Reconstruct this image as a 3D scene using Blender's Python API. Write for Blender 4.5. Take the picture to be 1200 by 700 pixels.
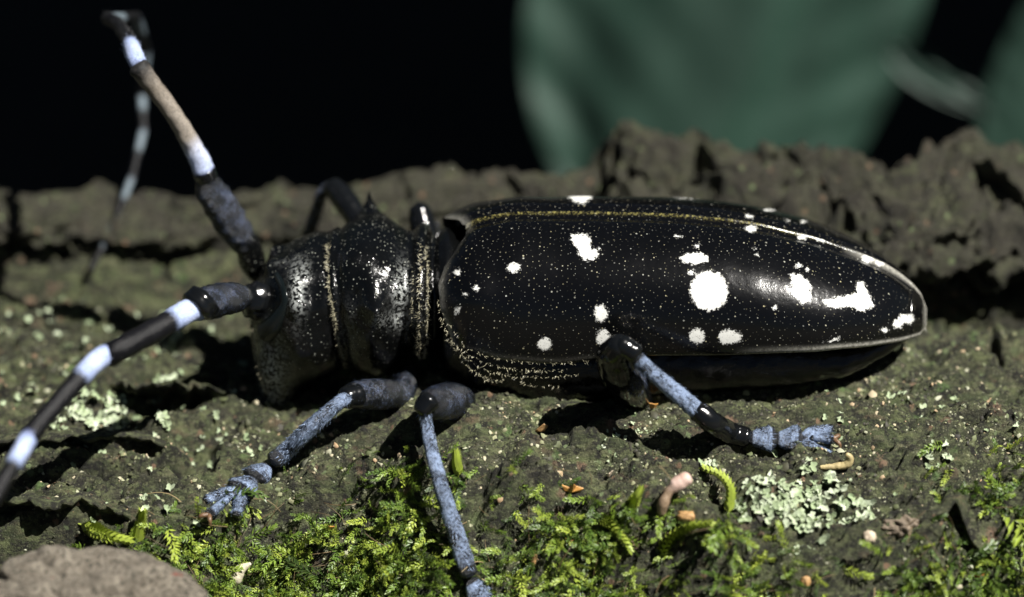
import bpy, math, random
import numpy as np
from mathutils import Vector

random.seed(7)
rng = np.random.default_rng(7)
scene = bpy.context.scene
for o in list(bpy.data.objects):
    bpy.data.objects.remove(o)

# ------------------------------------------------------------------ camera, sky, sun, exposure
D, ELEV = 33.0, math.radians(30)          # 1 unit is about 4.2 mm of the real place
SE, CE = math.sin(ELEV), math.cos(ELEV)
CAM = np.array((0.0, -D * CE, D * SE))
FWD = np.array((0.0, CE, -SE)); UPV = np.array((0.0, SE, CE))
cd = bpy.data.cameras.new('camera'); cam = bpy.data.objects.new('camera', cd)
scene.collection.objects.link(cam)
cam.location = CAM; cam.rotation_euler = (math.pi / 2 - ELEV, 0, 0)
cd.sensor_width = 36; cd.lens = 36 * D / 12
cd.clip_start = 0.5; cd.clip_end = 6000
cd.dof.use_dof = True; cd.dof.focus_distance = D - 1.15
cd.dof.aperture_fstop = cd.lens / 1000 / 1.02
scene.camera = cam

SUN_EL, SUN_AZ = math.radians(58), math.radians(118)     # azimuth from +Y clockwise: high, from the right behind the camera
w = bpy.data.worlds.new('World'); scene.world = w; w.use_nodes = True
nt = w.node_tree; bg = nt.nodes['Background']
sky = nt.nodes.new('ShaderNodeTexSky'); sky.sky_type = 'NISHITA'; sky.sun_disc = False
sky.sun_elevation = SUN_EL; sky.sun_rotation = SUN_AZ
nt.links.new(sky.outputs[0], bg.inputs[0]); bg.inputs[1].default_value = 0.010
sd = bpy.data.lights.new('sun', 'SUN'); sun = bpy.data.objects.new('sun', sd); scene.collection.objects.link(sun)
sd.energy = 5.0; sd.angle = math.radians(0.5); sd.color = (1.0, 0.965, 0.9)
TOSUN = Vector((math.sin(SUN_AZ) * math.cos(SUN_EL), math.cos(SUN_AZ) * math.cos(SUN_EL), math.sin(SUN_EL)))
sun.rotation_euler = TOSUN.to_track_quat('Z', 'Y').to_euler(); sun.location = TOSUN * 60
scene.view_settings.view_transform = 'Standard'; scene.view_settings.look = 'None'
scene.view_settings.exposure = 0.95; scene.view_settings.gamma = 1.0
scene.cycles.max_bounces = 6

# ------------------------------------------------------------------ helpers
def P(u, v, Y):
    """point of the place that stands at depth Y where the photograph shows (u, v)"""
    d = FWD + np.array(((u - 600) / 100 / D, 0, 0)) + UPV * ((350 - v) / 100 / D)
    return CAM + d * ((Y - CAM[1]) / d[1])

def proj(V):
    d = V - CAM; dep = d @ FWD
    return 600 + 100 * D * d[:, 0] / dep, 350 - 100 * D * (d @ UPV) / dep

def sstep(a, b, x):
    t = np.clip((x - a) / (b - a), 0, 1); return t * t * (3 - 2 * t)

_perm = np.random.default_rng(3).permutation(256); _perm = np.concatenate([_perm, _perm, _perm])
_ga = np.random.default_rng(4).uniform(0, 2 * np.pi, 256); _gx, _gy = np.cos(_ga), np.sin(_ga)
def perlin(x, y, seed=0):
    x = np.asarray(x, float) + seed * 17.31; y = np.asarray(y, float) - seed * 9.77
    xi = np.floor(x).astype(int); yi = np.floor(y).astype(int); xf = x - xi; yf = y - yi
    xi &= 255; yi &= 255
    def g(ix, iy, dx, dy):
        h = _perm[_perm[(xi + ix) & 255] + ((yi + iy) & 255)]; return _gx[h] * dx + _gy[h] * dy
    u = xf * xf * xf * (xf * (xf * 6 - 15) + 10); v = yf * yf * yf * (yf * (yf * 6 - 15) + 10)
    a = g(0, 0, xf, yf); b = g(1, 0, xf - 1, yf); c = g(0, 1, xf, yf - 1); d = g(1, 1, xf - 1, yf - 1)
    return ((a + u * (b - a)) + v * ((c + u * (d - c)) - (a + u * (b - a)))) * 1.5
def fbm(x, y, seed=0, oct=4, gain=.5):
    s = 0; a = 1
    for k in range(oct):
        s = s + a * perlin(x * 2 ** k, y * 2 ** k, seed + k * 3); a *= gain
    return s

def mesh_obj(name, V, F, mat, parent=None, base=None, attrs=None, smooth=True, link=True):
    V = np.asarray(V, float)
    if base is not None: V = V - np.asarray(base)
    me = bpy.data.meshes.new(name)
    if isinstance(F, np.ndarray):
        n = F.shape[1]
        me.vertices.add(len(V)); me.vertices.foreach_set('co', V.astype(np.float32).ravel())
        me.loops.add(F.size); me.loops.foreach_set('vertex_index', F.astype(np.int32).ravel())
        me.polygons.add(len(F)); me.polygons.foreach_set('loop_start', np.arange(0, F.size, n, dtype=np.int32))
        me.update(calc_edges=True); me.validate()
    else:
        me.from_pydata(V.tolist(), [], F)
    if attrs:
        for k, a in attrs.items():
            at = me.attributes.new(k, 'FLOAT', 'POINT'); at.data.foreach_set('value', np.asarray(a, np.float32))
    if smooth: me.polygons.foreach_set('use_smooth', np.ones(len(me.polygons), bool))
    me.materials.append(mat)
    o = bpy.data.objects.new(name, me)
    if link: scene.collection.objects.link(o)
    if parent is not None: o.parent = parent
    return o

def tag(o, label=None, cat=None, group=None, kind=None):
    if label: o['label'] = label
    if cat: o['category'] = cat
    if group: o['group'] = group
    if kind: o['kind'] = kind
    return o

def empty(name, loc):
    o = bpy.data.objects.new(name, None); scene.collection.objects.link(o); o.location = loc
    o.empty_display_size = .2
    return o

def spline(pts, n):
    """Catmull-Rom through rows of pts, n samples"""
    p = np.asarray(pts, float)
    if len(p) == 2: return p[0] + (p[1] - p[0]) * np.linspace(0, 1, n)[:, None]
    q = np.vstack([2 * p[0] - p[1], p, 2 * p[-1] - p[-2]])
    L = np.concatenate([[0], np.cumsum(np.linalg.norm(np.diff(p[:, :3], axis=0), axis=1))])
    t = np.interp(np.linspace(0, L[-1], n), L, np.arange(len(p)))
    i = np.minimum(t.astype(int), len(p) - 2); f = (t - i)[:, None]
    a, b, c, d = q[i], q[i + 1], q[i + 2], q[i + 3]
    return .5 * (2 * b + (c - a) * f + (2 * a - 5 * b + 4 * c - d) * f ** 2 + (3 * b - a - 3 * c + d) * f ** 3)

def tube(ctrl, n=24, seg=14, flat=1.0, round0=.6, round1=.6, rough=0.0, seed=0):
    """ctrl rows (x,y,z,r): swept closed tube with rounded ends; returns V, F, t"""
    s = spline(ctrl, n); pts, r = s[:, :3], np.maximum(s[:, 3], .004)
    tan = np.gradient(pts, axis=0); tan /= np.linalg.norm(tan, axis=1)[:, None] + 1e-9
    capf = [(math.cos(a), math.sin(a)) for a in np.radians((0, 22, 45, 68))]
    P0, R0, T0 = [], [], []
    for c, q in capf: P0.append(pts[0] - tan[0] * r[0] * round0 * c); R0.append(r[0] * max(q, .03)); T0.append(tan[0])
    P1, R1, T1 = [], [], []
    for c, q in capf[::-1]: P1.append(pts[-1] + tan[-1] * r[-1] * round1 * c); R1.append(r[-1] * max(q, .03)); T1.append(tan[-1])
    t = np.concatenate([np.zeros(4), np.linspace(0, 1, n), np.ones(4)])
    pts = np.vstack([P0, pts, P1]); r = np.concatenate([R0, r, R1]); tan = np.vstack([T0, tan, T1])
    ref = np.array((0, -.35, 1.0)) if abs(tan[:, 2]).mean() < .85 else np.array((1.0, -.3, 0))
    A = np.cross(tan, ref); A /= np.linalg.norm(A, axis=1)[:, None] + 1e-9
    B = np.cross(A, tan)
    th = np.linspace(0, 2 * np.pi, seg, endpoint=False)
    rr = r[:, None] * np.ones(seg)
    if rough:
        rr = rr * (1 + rough * perlin(np.arange(len(r))[:, None] * .45 + seed, th[None] * 1.3 * np.ones((len(r), 1)), seed))
    V = pts[:, None] + A[:, None] * (np.cos(th)[None] * rr)[..., None] + B[:, None] * (np.sin(th)[None] * rr * flat)[..., None]
    m = len(pts); idx = np.arange(m * seg).reshape(m, seg)
    a = idx[:-1]; b = idx[1:]
    F = np.stack([a, np.roll(a, -1, 1), np.roll(b, -1, 1), b], -1).reshape(-1, 4)
    return V.reshape(-1, 3), F, np.repeat(t, seg)

def hairs_on(V, F, t, seg, count, length, seed=0):
    """short lying hairs added to a swept tube; marks them in a second attribute"""
    r = np.random.default_rng(seed); m = len(V) // seg; G = V.reshape(m, seg, 3)
    cen = G.mean(1); i = r.integers(5, max(m - 5, 6), count); j = r.integers(0, seg, count); f = r.random(count)[:, None]
    p = G[i, j] * (1 - f) + G[i, (j + 1) % seg] * f
    nn = p - cen[i]; nn /= np.linalg.norm(nn, axis=1)[:, None] + 1e-9
    tn = cen[np.minimum(i + 1, m - 1)] - cen[i - 1]; tn /= np.linalg.norm(tn, axis=1)[:, None] + 1e-9
    d = tn + nn * r.uniform(.12, .5, (count, 1)) + r.normal(0, .18, (count, 3)); d /= np.linalg.norm(d, axis=1)[:, None]
    sd_ = np.cross(d, nn); sd_ /= np.linalg.norm(sd_, axis=1)[:, None] + 1e-9
    L = length * r.uniform(.5, 1.3, (count, 1)); w_ = .0042
    H = np.stack([p - sd_ * w_ - nn * .004, p + sd_ * w_ - nn * .004, p + d * L], 1).reshape(-1, 3)
    HF = np.arange(count * 3).reshape(count, 3) + len(V)
    T = np.concatenate([F[:, [0, 1, 2]], F[:, [0, 2, 3]]])
    return np.vstack([V, H]), np.vstack([T, HF]), np.concatenate([t, np.repeat(t.reshape(m, seg)[i, 0], 3)]), np.concatenate([np.zeros(len(V)), np.repeat(r.uniform(.3, 1, count), 3)])

def px(ctrl):
    """rows (u,v,Y,radius in photo px) -> rows (x,y,z,r)"""
    return np.array([[*P(u, v, Y + YAW * ((u - 600) / 100 - 1)), r / 100] for u, v, Y, r in ctrl])

def join(parts):
    V, F, T, o = [], [], [], 0
    for v, f, t in parts:
        V.append(v); F.append(f + o); T.append(t); o += len(v)
    return np.vstack(V), np.vstack(F), np.concatenate(T)

YAW = -.03                                  # the beetle's head is turned a little towards the camera
# ------------------------------------------------------------------ node helpers
class M:
    def __init__(s, name):
        s.m = bpy.data.materials.new(name); s.m.use_nodes = True; s.t = s.m.node_tree
        s.b = s.t.nodes['Principled BSDF']; s.tc = s.t.nodes.new('ShaderNodeTexCoord')
    def n(s, typ, ins=None, **kw):
        x = s.t.nodes.new(typ)
        for k, v in kw.items(): setattr(x, k, v)
        for k, v in (ins or {}).items():
            if hasattr(v, 'bl_idname') or isinstance(v, bpy.types.NodeSocket): s.t.links.new(v, x.inputs[k])
            else: x.inputs[k].default_value = v
        return x
    def vec(s, sc=(1, 1, 1)):
        return s.n('ShaderNodeMapping', {'Vector': s.tc.outputs['Object'], 'Scale': sc}).outputs[0]
    def noise(s, scale, detail=4, rough=.55, vec=None, dist=0):
        return s.n('ShaderNodeTexNoise', {'Vector': vec or s.tc.outputs['Object'], 'Scale': scale, 'Detail': detail, 'Roughness': rough, 'Distortion': dist}).outputs[0]
    def voro(s, scale, vec=None, feature='F1', rand=1):
        return s.n('ShaderNodeTexVoronoi', {'Vector': vec or s.tc.outputs['Object'], 'Scale': scale, 'Randomness': rand}, feature=feature)
    def math(s, op, a, b=0.0, clamp=False):
        return s.n('ShaderNodeMath', {0: a, 1: b}, operation=op, use_clamp=clamp).outputs[0]
    def ramp(s, fac, stops, interp='LINEAR'):
        r = s.n('ShaderNodeValToRGB', {'Fac': fac}); cr = r.color_ramp; cr.interpolation = interp
        while len(cr.elements) < len(stops): cr.elements.new(.5)
        for e, (p, c) in zip(cr.elements, stops):
            e.position = p; e.color = (c, c, c, 1) if not hasattr(c, '__len__') else (*c, 1)
        return r.outputs[0]
    def mix(s, f, a, b, blend='MIX'):
        x = s.n('ShaderNodeMix', data_type='RGBA', blend_type=blend)
        for i, v in ((0, f), (6, a), (7, b)):
            if isinstance(v, bpy.types.NodeSocket): s.t.links.new(v, x.inputs[i])
            else: x.inputs[i].default_value = (*v, 1) if hasattr(v, '__len__') else v
        return x.outputs[2]
    def attr(s, name):
        return s.n('ShaderNodeAttribute', attribute_name=name).outputs['Fac']
    def set(s, **kw):
        for k, v in kw.items():
            k = k.replace('_', ' ')
            if isinstance(v, bpy.types.NodeSocket): s.t.links.new(v, s.b.inputs[k])
            else: s.b.inputs[k].default_value = (*v, 1) if hasattr(v, '__len__') and len(v) == 3 else v
        return s.m
    def bump(s, h, strength=.5, dist=.02):
        b = s.n('ShaderNodeBump', {'Height': h, 'Strength': strength, 'Distance': dist})
        s.t.links.new(b.outputs[0], s.b.inputs['Normal'])

def plain(name, col, rough=.6, var=.35, scale=12, bump=.3, **kw):
    m = M(name); f = m.noise(scale, 5)
    c = m.mix(m.ramp(f, [(.3, 0), (.7, 1)]), tuple(x * (1 - var) for x in col), tuple(x * (1 + var) for x in col))
    m.bump(m.noise(scale * 3, 4), bump, .03)
    return m.set(Base_Color=c, Roughness=rough, **kw)

# ------------------------------------------------------------------ log surface
def I(x, xs, ys): return np.interp(x, xs, ys)
PITS = []          # (x, y, rx, ry, depth)
def front_edge(X):
    return I(X, [-9, -6.3, -4.6, -3.7, -2.6, -1.5, 0, 1.2, 2.2, 4, 5, 6, 9], [-2.9, -2.8, -2.7, -2.4, -2.1, -2.15, -2.35, -2.6, -2.95, -3.15, -2.9, -2.6, -2.6])
def base_h(X, Y, plate=False):
    X = np.asarray(X, float); Y = np.asarray(Y, float)
    wob = .22 * perlin(X * .55, Y * .1, 5) + .14 * perlin(X * 1.9, Y * .3, 6)
    z = -.74 - .10 * np.clip(-(Y + 1), 0, 3) ** 2 - .50 * sstep(-.9, -2.9, X) * (1 - .4 * sstep(1, 3, Y))
    yf = front_edge(X) + wob
    d = np.maximum(0, yf - Y)
    z = z - (.95 * d + .22 * (1 - np.exp(-d * 7)))
    # raised bark plates at the back
    right = sstep(.9, 1.5, X + .25 * perlin(Y * 1.7, X * .2, 8))
    yr = (2.45 + .25 * perlin(X * .7, X * 0 + 2, 9)) * (1 - right) + (1.45 + .15 * perlin(X * .8, X * 0 + 7, 10)) * right
    hr = (.70 + .12 * perlin(X * .5, X * 0, 11)) * (1 - right) + (1.05 + .1 * perlin(X * .6, X * 0, 12)) * right
    rise = (sstep(0, .75, Y - yr) * .8 + sstep(.3, 1.5, Y - yr) * .2) * (1 - right) + (sstep(0, .4, Y - yr) * .52 + sstep(.2, 2.0, Y - yr) * .48) * right
    if plate: return rise
    z = z + hr * rise
    gro = np.exp(-((Y - yr + .22) / (.2 + .16 * right)) ** 2)
    z = z - gro * (.3 + 1.1 * right * sstep(2.6, 4.2, X))
    yb = 3.6 + .3 * perlin(X * .4, X * 0 + 3, 13) + .1 * right
    d2 = np.maximum(0, Y - yb); z = z - .55 * d2 ** 2 - .5 * d2
    return z
def height(X, Y):
    X = np.asarray(X, float); Y = np.asarray(Y, float)
    z = base_h(X, Y)
    body = np.exp(-(((X - 1) / 4.2) ** 6 + ((Y + .2) / 1.7) ** 6))
    back = sstep(.9, 2.2, Y); calm = 1 - .75 * sstep(1.6, .6, X) * sstep(1.8, 2.6, Y)
    z = z + (.09 + .05 * back) * calm * (1 - .7 * body) * fbm(X * .9, Y * 2.6, 20, 4)
    # bark fissures run along the log
    r1 = 1 - np.abs(perlin(X * .55 + .3 * perlin(X * 2, Y * 2, 33), Y * 1.9, 30)) * 2.2
    r2 = 1 - np.abs(perlin(X * 1.5, Y * 3.6 + .3 * perlin(X * 3, Y * 3, 34), 31)) * 2.2
    z = z - (.22 + .75 * back) * (.35 + .65 * calm) * np.clip(r1 - .62, 0, 1) * (1 - .75 * body) - (.10 + .08 * back) * np.clip(r2 - .6, 0, 1) * (1 - .5 * body)
    # cross cracks break the back plates into blocks
    r3 = 1 - np.abs(perlin(X * 1.25, Y * .7 + .5 * perlin(X * 2, Y * 2, 37), 36)) * 2.4
    z = z - back * .35 * calm * np.clip(r3 - .86, 0, 1)
    z = z + .030 * fbm(X * 1.1, Y * 8, 46, 4, .6) * (1 - .4 * body)
    # flaking crust: thin stepped scales
    q = fbm(X * 1.6, Y * 2.8, 45, 3); st = np.floor(q * 7) + sstep(.55, .95, q * 7 - np.floor(q * 7))
    z = z + .030 * st * (1 - .5 * body) * calm
    for (x0, y0, rx, ry, dp) in PITS:
        q = ((X - x0) / rx) ** 2 + ((Y - y0) / ry) ** 2
        q = q * (1 + .5 * perlin(X * 4, Y * 5, 41))
        z = z - dp * np.exp(-q ** 2)
    n3 = perlin(X * 11, Y * 12, 54)
    z = z + (1 - .6 * back) * (.032 * fbm(X * 5, Y * 6, 50, 3, .6) + .022 * n3) - .05 * np.clip(1 - np.abs(perlin(X * 4, Y * 7, 57)) * 6, 0, 1) * (1 - .5 * body) + .018 * perlin(X * 21, Y * 21, 55) + .016 * np.abs(perlin(X * 33, Y * 33, 56))
    return z
def hit(u, v, h=height):
    """first point of the log met along the sight line"""
    Y = np.linspace(-7, 6, 1500)
    d = FWD + np.array(((u - 600) / 100 / D, 0, 0)) + UPV * ((350 - v) / 100 / D)
    t = (Y - CAM[1]) / d[1]; X = CAM[0] + d[0] * t; Z = CAM[2] + d[2] * t
    k = np.argmax(Z < h(X, Y)); return np.array((X[k], Y[k], Z[k]))
for (u, v, rx, ry, dp) in [(212, 462, .30, .17, 1.1), (176, 480, .24, .24, 1.1), (215, 538, .36, .14, .9), (40, 625, .9, .14, .9),
                           (150, 545, .6, .06, .6), (50, 538, .6, .06, .6), (240, 520, .2, .2, .5), (345, 610, .35, .2, .3), (430, 530, .4, .06, .15),
                           (1168, 405, .06, .3, .5), (1010, 561, .3, .03, .12)]:
    p = hit(u, v, base_h); PITS.append((p[0], p[1], rx, ry, dp))

gx = np.concatenate([np.linspace(-26, -6.9, 30), np.arange(-6.8, 6.8, .0215), np.linspace(6.9, 26, 30)])
gy = np.concatenate([np.linspace(-13, -5.3, 30), np.arange(-5.2, 1.1, .0205), np.arange(1.1, 3.3, .0125), np.arange(3.3, 4.7, .022), np.linspace(4.8, 9.5, 20)])
GX, GY = np.meshgrid(gx, gy)
GZ = np.maximum(height(GX, GY), -12.3)
ov = sstep(.25, .62, base_h(GX, GY, True)) * np.clip(.50 + .45 * perlin(GX * .9, GY * .5, 62) + .10 * perlin(GX * 3, GY * 1.5, 63), 0, 1.0)      # plates lean over their foot
foot_ = sstep(.05, .3, base_h(GX, GY, True)) * sstep(4.4, 3.6, GY)
BZ = base_h(GX, GY)
slab = fbm(GX * .45 + .2 * perlin(GX * 1.2, BZ * 1.5, 68), BZ * 2.6 + .25 * perlin(GX * .9, GX * 0, 69), 65, 4, .42)
crk = np.clip(1 - np.abs(perlin(GX * .45, BZ * 3.2 + .3 * perlin(GX * 1.3, GX * 0, 70), 66)) * 6, 0, 1)
LV = np.stack([GX, GY - (.55 + .55 * sstep(1.5, 4.2, GX)) * ov + foot_ * (.10 * slab + (.18 + .16 * sstep(.5, 1.6, GX)) * crk) + .012 * fbm(GX * 6, BZ * 8 + GY * 4, 61, 3), GZ], -1).reshape(-1, 3)
ny, nx = GX.shape; idx = np.arange(nx * ny).reshape(ny, nx)
LF = np.stack([idx[:-1, :-1], idx[:-1, 1:], idx[1:, 1:], idx[1:, :-1]], -1).reshape(-1, 4)

bm = M('bark')
v1 = bm.vec((.7, 1.4, 1.4))
c = bm.mix(bm.ramp(bm.noise(1.3, 6, .65, v1), [(.38, 0), (.62, 1)]), (.036, .034, .021), (.056, .074, .026))
c = bm.mix(bm.ramp(bm.noise(4.5, 7, .75, v1), [(.47, 0), (.60, .9)]), c, (.165, .19, .080))
c = bm.mix(bm.ramp(bm.noise(6, 7, .75, bm.vec((.35, 2.4, 1.2))), [(.50, 0), (.66, .75)]), c, (.17, .16, .095))
c = bm.mix(bm.ramp(bm.noise(7, 6, .7, bm.vec((.3, 2.2, 1.2))), [(.36, .9), (.47, 0)]), c, (.012, .010, .007))
vp = bm.voro(3.6); cp = bm.n('ShaderNodeSeparateColor', {0: vp.outputs['Color']})
wp = bm.math('ADD', vp.outputs['Distance'], bm.math('MULTIPLY', bm.math('SUBTRACT', bm.noise(14, 4), .5), .7))
c = bm.mix(bm.math('MULTIPLY', bm.math('GREATER_THAN', cp.outputs[0], .80), bm.ramp(wp, [(.16, .85), (.34, 0)])), c, bm.mix(bm.math('GREATER_THAN', cp.outputs[1], .55), (.12, .20, .06), (.27, .17, .11)))
c = bm.mix(bm.ramp(bm.noise(2.7, 5, .65, v1), [(.58, 0), (.70, .85)]), c, (.14, .098, .06))
c = bm.mix(bm.ramp(bm.noise(1.9, 6, .7, bm.vec((1.1, 1.2, 1))), [(.60, 0), (.72, .7)]), c, (.15, .20, .075))
c = bm.mix(bm.ramp(bm.noise(8, 6, .75), [(.41, .95), (.51, 0)]), c, (.010, .009, .006))
c = bm.mix(bm.math('MULTIPLY', bm.attr('plate'), bm.ramp(bm.noise(1.6, 5, .6), [(.36, .95), (.62, .5)])), c, bm.mix(bm.noise(4, 4), (.030, .024, .017), (.045, .042, .028)))  # back plates painted darker, as light falling off behind the beetle
vo = bm.voro(8); cell = bm.n('ShaderNodeSeparateColor', {0: vo.outputs['Color']})
wd_ = bm.math('ADD', vo.outputs['Distance'], bm.math('MULTIPLY', bm.math('SUBTRACT', bm.noise(30, 3), .5), .5))
sp = bm.math('MULTIPLY', bm.math('GREATER_THAN', cell.outputs[0], .85), bm.ramp(wd_, [(.22, 1), (.36, 0)]))
c = bm.mix(sp, c, bm.mix(bm.math('GREATER_THAN', cell.outputs[1], .6), (.17, .22, .10), (.24, .15, .09)))
vo = bm.voro(30); cell = bm.n('ShaderNodeSeparateColor', {0: vo.outputs['Color']})
wd_ = bm.math('ADD', vo.outputs['Distance'], bm.math('MULTIPLY', bm.math('SUBTRACT', bm.noise(70, 3), .5), .5))
sp = bm.math('MULTIPLY', bm.math('GREATER_THAN', cell.outputs[0], .7), bm.ramp(wd_, [(.16, 1), (.40, 0)]))
c = bm.mix(bm.math('MULTIPLY', sp, bm.math('MULTIPLY', bm.ramp(bm.noise(2.2, 4), [(.35, .2), (.6, 1)]), .85)), c, bm.mix(cell.outputs[2], (.20, .20, .10), (.30, .31, .20)))
bm.bump(bm.math('ADD', bm.noise(26, 6, .75), bm.math('MULTIPLY', bm.noise(80, 3, .6), .5)), 1.0, .08)
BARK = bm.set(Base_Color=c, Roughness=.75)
log = mesh_obj('fallen_log', LV, LF, BARK, None, None, {'plate': (sstep(.0, .5, base_h(GX, GY, True))).ravel()})  # plate masks the painted light falloff
tag(log, 'rough dark mossy fallen log with raised cracked bark along its back', 'log')

# ground of the forest far below the log
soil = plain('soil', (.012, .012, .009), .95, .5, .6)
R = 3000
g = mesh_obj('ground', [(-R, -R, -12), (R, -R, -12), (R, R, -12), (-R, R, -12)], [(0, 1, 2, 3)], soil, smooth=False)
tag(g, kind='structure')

# ------------------------------------------------------------------ broad leaves behind the log
lm = M('broad_leaf_green')
lc = lm.mix(lm.ramp(lm.noise(.55, 3, .5, lm.vec((1, .35, .5))), [(.38, 0), (.62, 1)]), (.011, .034, .023), (.020, .055, .038))
lm.bump(lm.noise(3, 4), .3, .1)
LEAF = lm.set(Base_Color=lc, Roughness=.6)
def leaf_mesh(L, W, curl=.12, n=28, m=13, seed=0, right=1.0, fold=0.0):
    t = np.linspace(0, 1, n)[:, None]; s = np.linspace(-1, 1, m)[None]
    wd = W * np.sin(np.pi * t ** .75) ** .8 * (1 - .2 * t)
    x = L * t + 0 * s; y = wd * np.where(s > 0, s * right, s)
    z = .22 * np.abs(s) * wd - curl * L * (t - .4) ** 2 * 2 + .06 * np.sin((t * 9 - np.abs(s) * 1.6) * 2 * np.pi) * np.abs(s) * W * .25
    z = z + .1 * perlin(t * 3 + seed, s * 1.5, seed) + fold * W * (np.sin(s * 6.5 + t * 2.5) * .10 + .05 * np.sin(s * 14 - t * 3))
    V = np.stack([x, y, z], -1).reshape(-1, 3)
    V = np.vstack([V, V - np.array((0, 0, .06))])
    idx = np.arange(n * m).reshape(n, m)
    f = np.stack([idx[:-1, :-1], idx[1:, :-1], idx[1:, 1:], idx[:-1, 1:]], -1).reshape(-1, 4)
    return V, np.vstack([f, f[:, ::-1] + n * m])
def leaf_at(name, base, tip, side, W, label, group=None, parent=None, curl=.12, seed=0, right=1.0, fold=0.0):
    b, t = np.array(base, float), np.array(tip, float); L = np.linalg.norm(t - b)
    ex = (t - b) / L; ey = np.array(side, float); ey -= ex * (ey @ ex); ey /= np.linalg.norm(ey); ez = np.cross(ex, ey)
    V, F = leaf_mesh(L, W, curl, 44, 41, seed, right, fold)
    V = b + V @ np.stack([ex, ey, ez])
    o = mesh_obj(name, V, F, LEAF, parent)
    if label: tag(o, label, 'leaf', group)
    return o
leaf_at('broad_leaf', P(770, 330, 15.8), P(1130, -470, 18.4), (1, .0, .25), 4.6, 'largest blurred dark green leaf rising behind the middle of the log', seed=4, curl=.01, right=.60, fold=.26)
leaf_at('broad_leaf', P(1040, 55, 14.2), P(1172, 138, 13.6), (.45, .05, .9), .30, 'thin blurred grey green leaf strip behind the right end of the log', seed=2, curl=.05)
leaf_at('broad_leaf', P(1225, 300, 15.0), P(1262, -90, 16.2), (1, .1, .1), 1.4, 'blurred green leaf cut by the right edge behind the log', seed=3, curl=.02)
# shrub added out of view; its dense crown keeps the floor behind the log dark
shrub = empty('added_shade_shrub', (4, 31, -12))
tag(shrub, 'unseen dense broadleaf shrub added to shade the forest floor beyond the log', 'shrub')
def shrub_part(name, V, F, mat): return mesh_obj(name, V, F, mat, shrub, np.array((4, 31, -12)))
WOOD = plain('dark_wood', (.02, .016, .012), .8)
Vs = []
for k in range(7):
    a_ = k * .9; e_ = np.array((4 + 11 * math.cos(a_), 27 + 5 * math.sin(a_), 3.2))
    Vs.append(tube(np.array([[4, 31, -12.2, .8 if k == 0 else .3], [4 + .8 * math.cos(a_), 31, -4, .35], [*((e_ + (4, 31, 0)) / 2), .2], [*e_, .08]]), 20, 8))
V, F, t = join(Vs); shrub_part('stem', V, F, WOOD)
VV, FF, o_ = [], [], 0
for k in range(900):
    b_ = np.array((rng.uniform(-16, 34), rng.uniform(19.8, 44), rng.uniform(2, 8)))
    az = rng.uniform(0, 2 * np.pi); ex = np.array((math.cos(az), math.sin(az), rng.uniform(-.5, .1))); ex /= np.linalg.norm(ex)
    ey = np.cross((0, 0, 1), ex); ey /= np.linalg.norm(ey); ez = np.cross(ex, ey)
    V, F = leaf_mesh(rng.uniform(4, 6), rng.uniform(1.3, 2.0), .12, 9, 5, seed=k % 9)
    VV.append(b_ + V @ np.stack([ex, ey, ez])); FF.append(F + o_); o_ += len(V)
tag(shrub_part('foliage', np.vstack(VV), np.vstack(FF), LEAF), kind='stuff')

# ------------------------------------------------------------------ beetle
def ym(x): return YAW * (np.asarray(x) - 1)
BASE = np.array((1.0, -.1, -.75))
beetle = empty('longhorn_beetle', BASE)
tag(beetle, 'glossy black beetle with white spots and long banded antennae resting on the log', 'beetle')

# cuticle of head and thorax
cm = M('black_cuticle')
vo = cm.voro(26); cell = cm.n('ShaderNodeSeparateColor', {0: vo.outputs['Color']})
dots = cm.math('MULTIPLY', cm.ramp(vo.outputs['Distance'], [(.14, 1), (.28, 0)]), cm.ramp(cell.outputs[0], [(.5, .0), (1, 1)]))
keep = cm.math('SUBTRACT', 1.0, cm.attr('bare'))
grain = cm.noise(21, 3, .75)
c = cm.mix(cm.math('MULTIPLY', cm.attr('pale'), cm.ramp(grain, [(.47, .0), (.56, 1)])), (.0022, .0024, .0025), (.42, .44, .43))
c = cm.mix(cm.math('MULTIPLY', dots, keep), c, (.30, .31, .27))
cm.bump(cm.math('ADD', cm.noise(17, 4, .6), cm.ramp(vo.outputs['Distance'], [(.05, 0), (.3, .5)])), .30, .03)
CUT = cm.set(Base_Color=c, Roughness=cm.ramp(cm.noise(3, 3), [(.35, .12), (.65, .22)]), Specular_IOR_Level=.5)

gm = M('glossy_black'); gm.bump(gm.noise(14, 3), .12, .03)
GLOSS = gm.set(Base_Color=(.004, .0045, .005), Roughness=.14, Specular_IOR_Level=.6)

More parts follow.
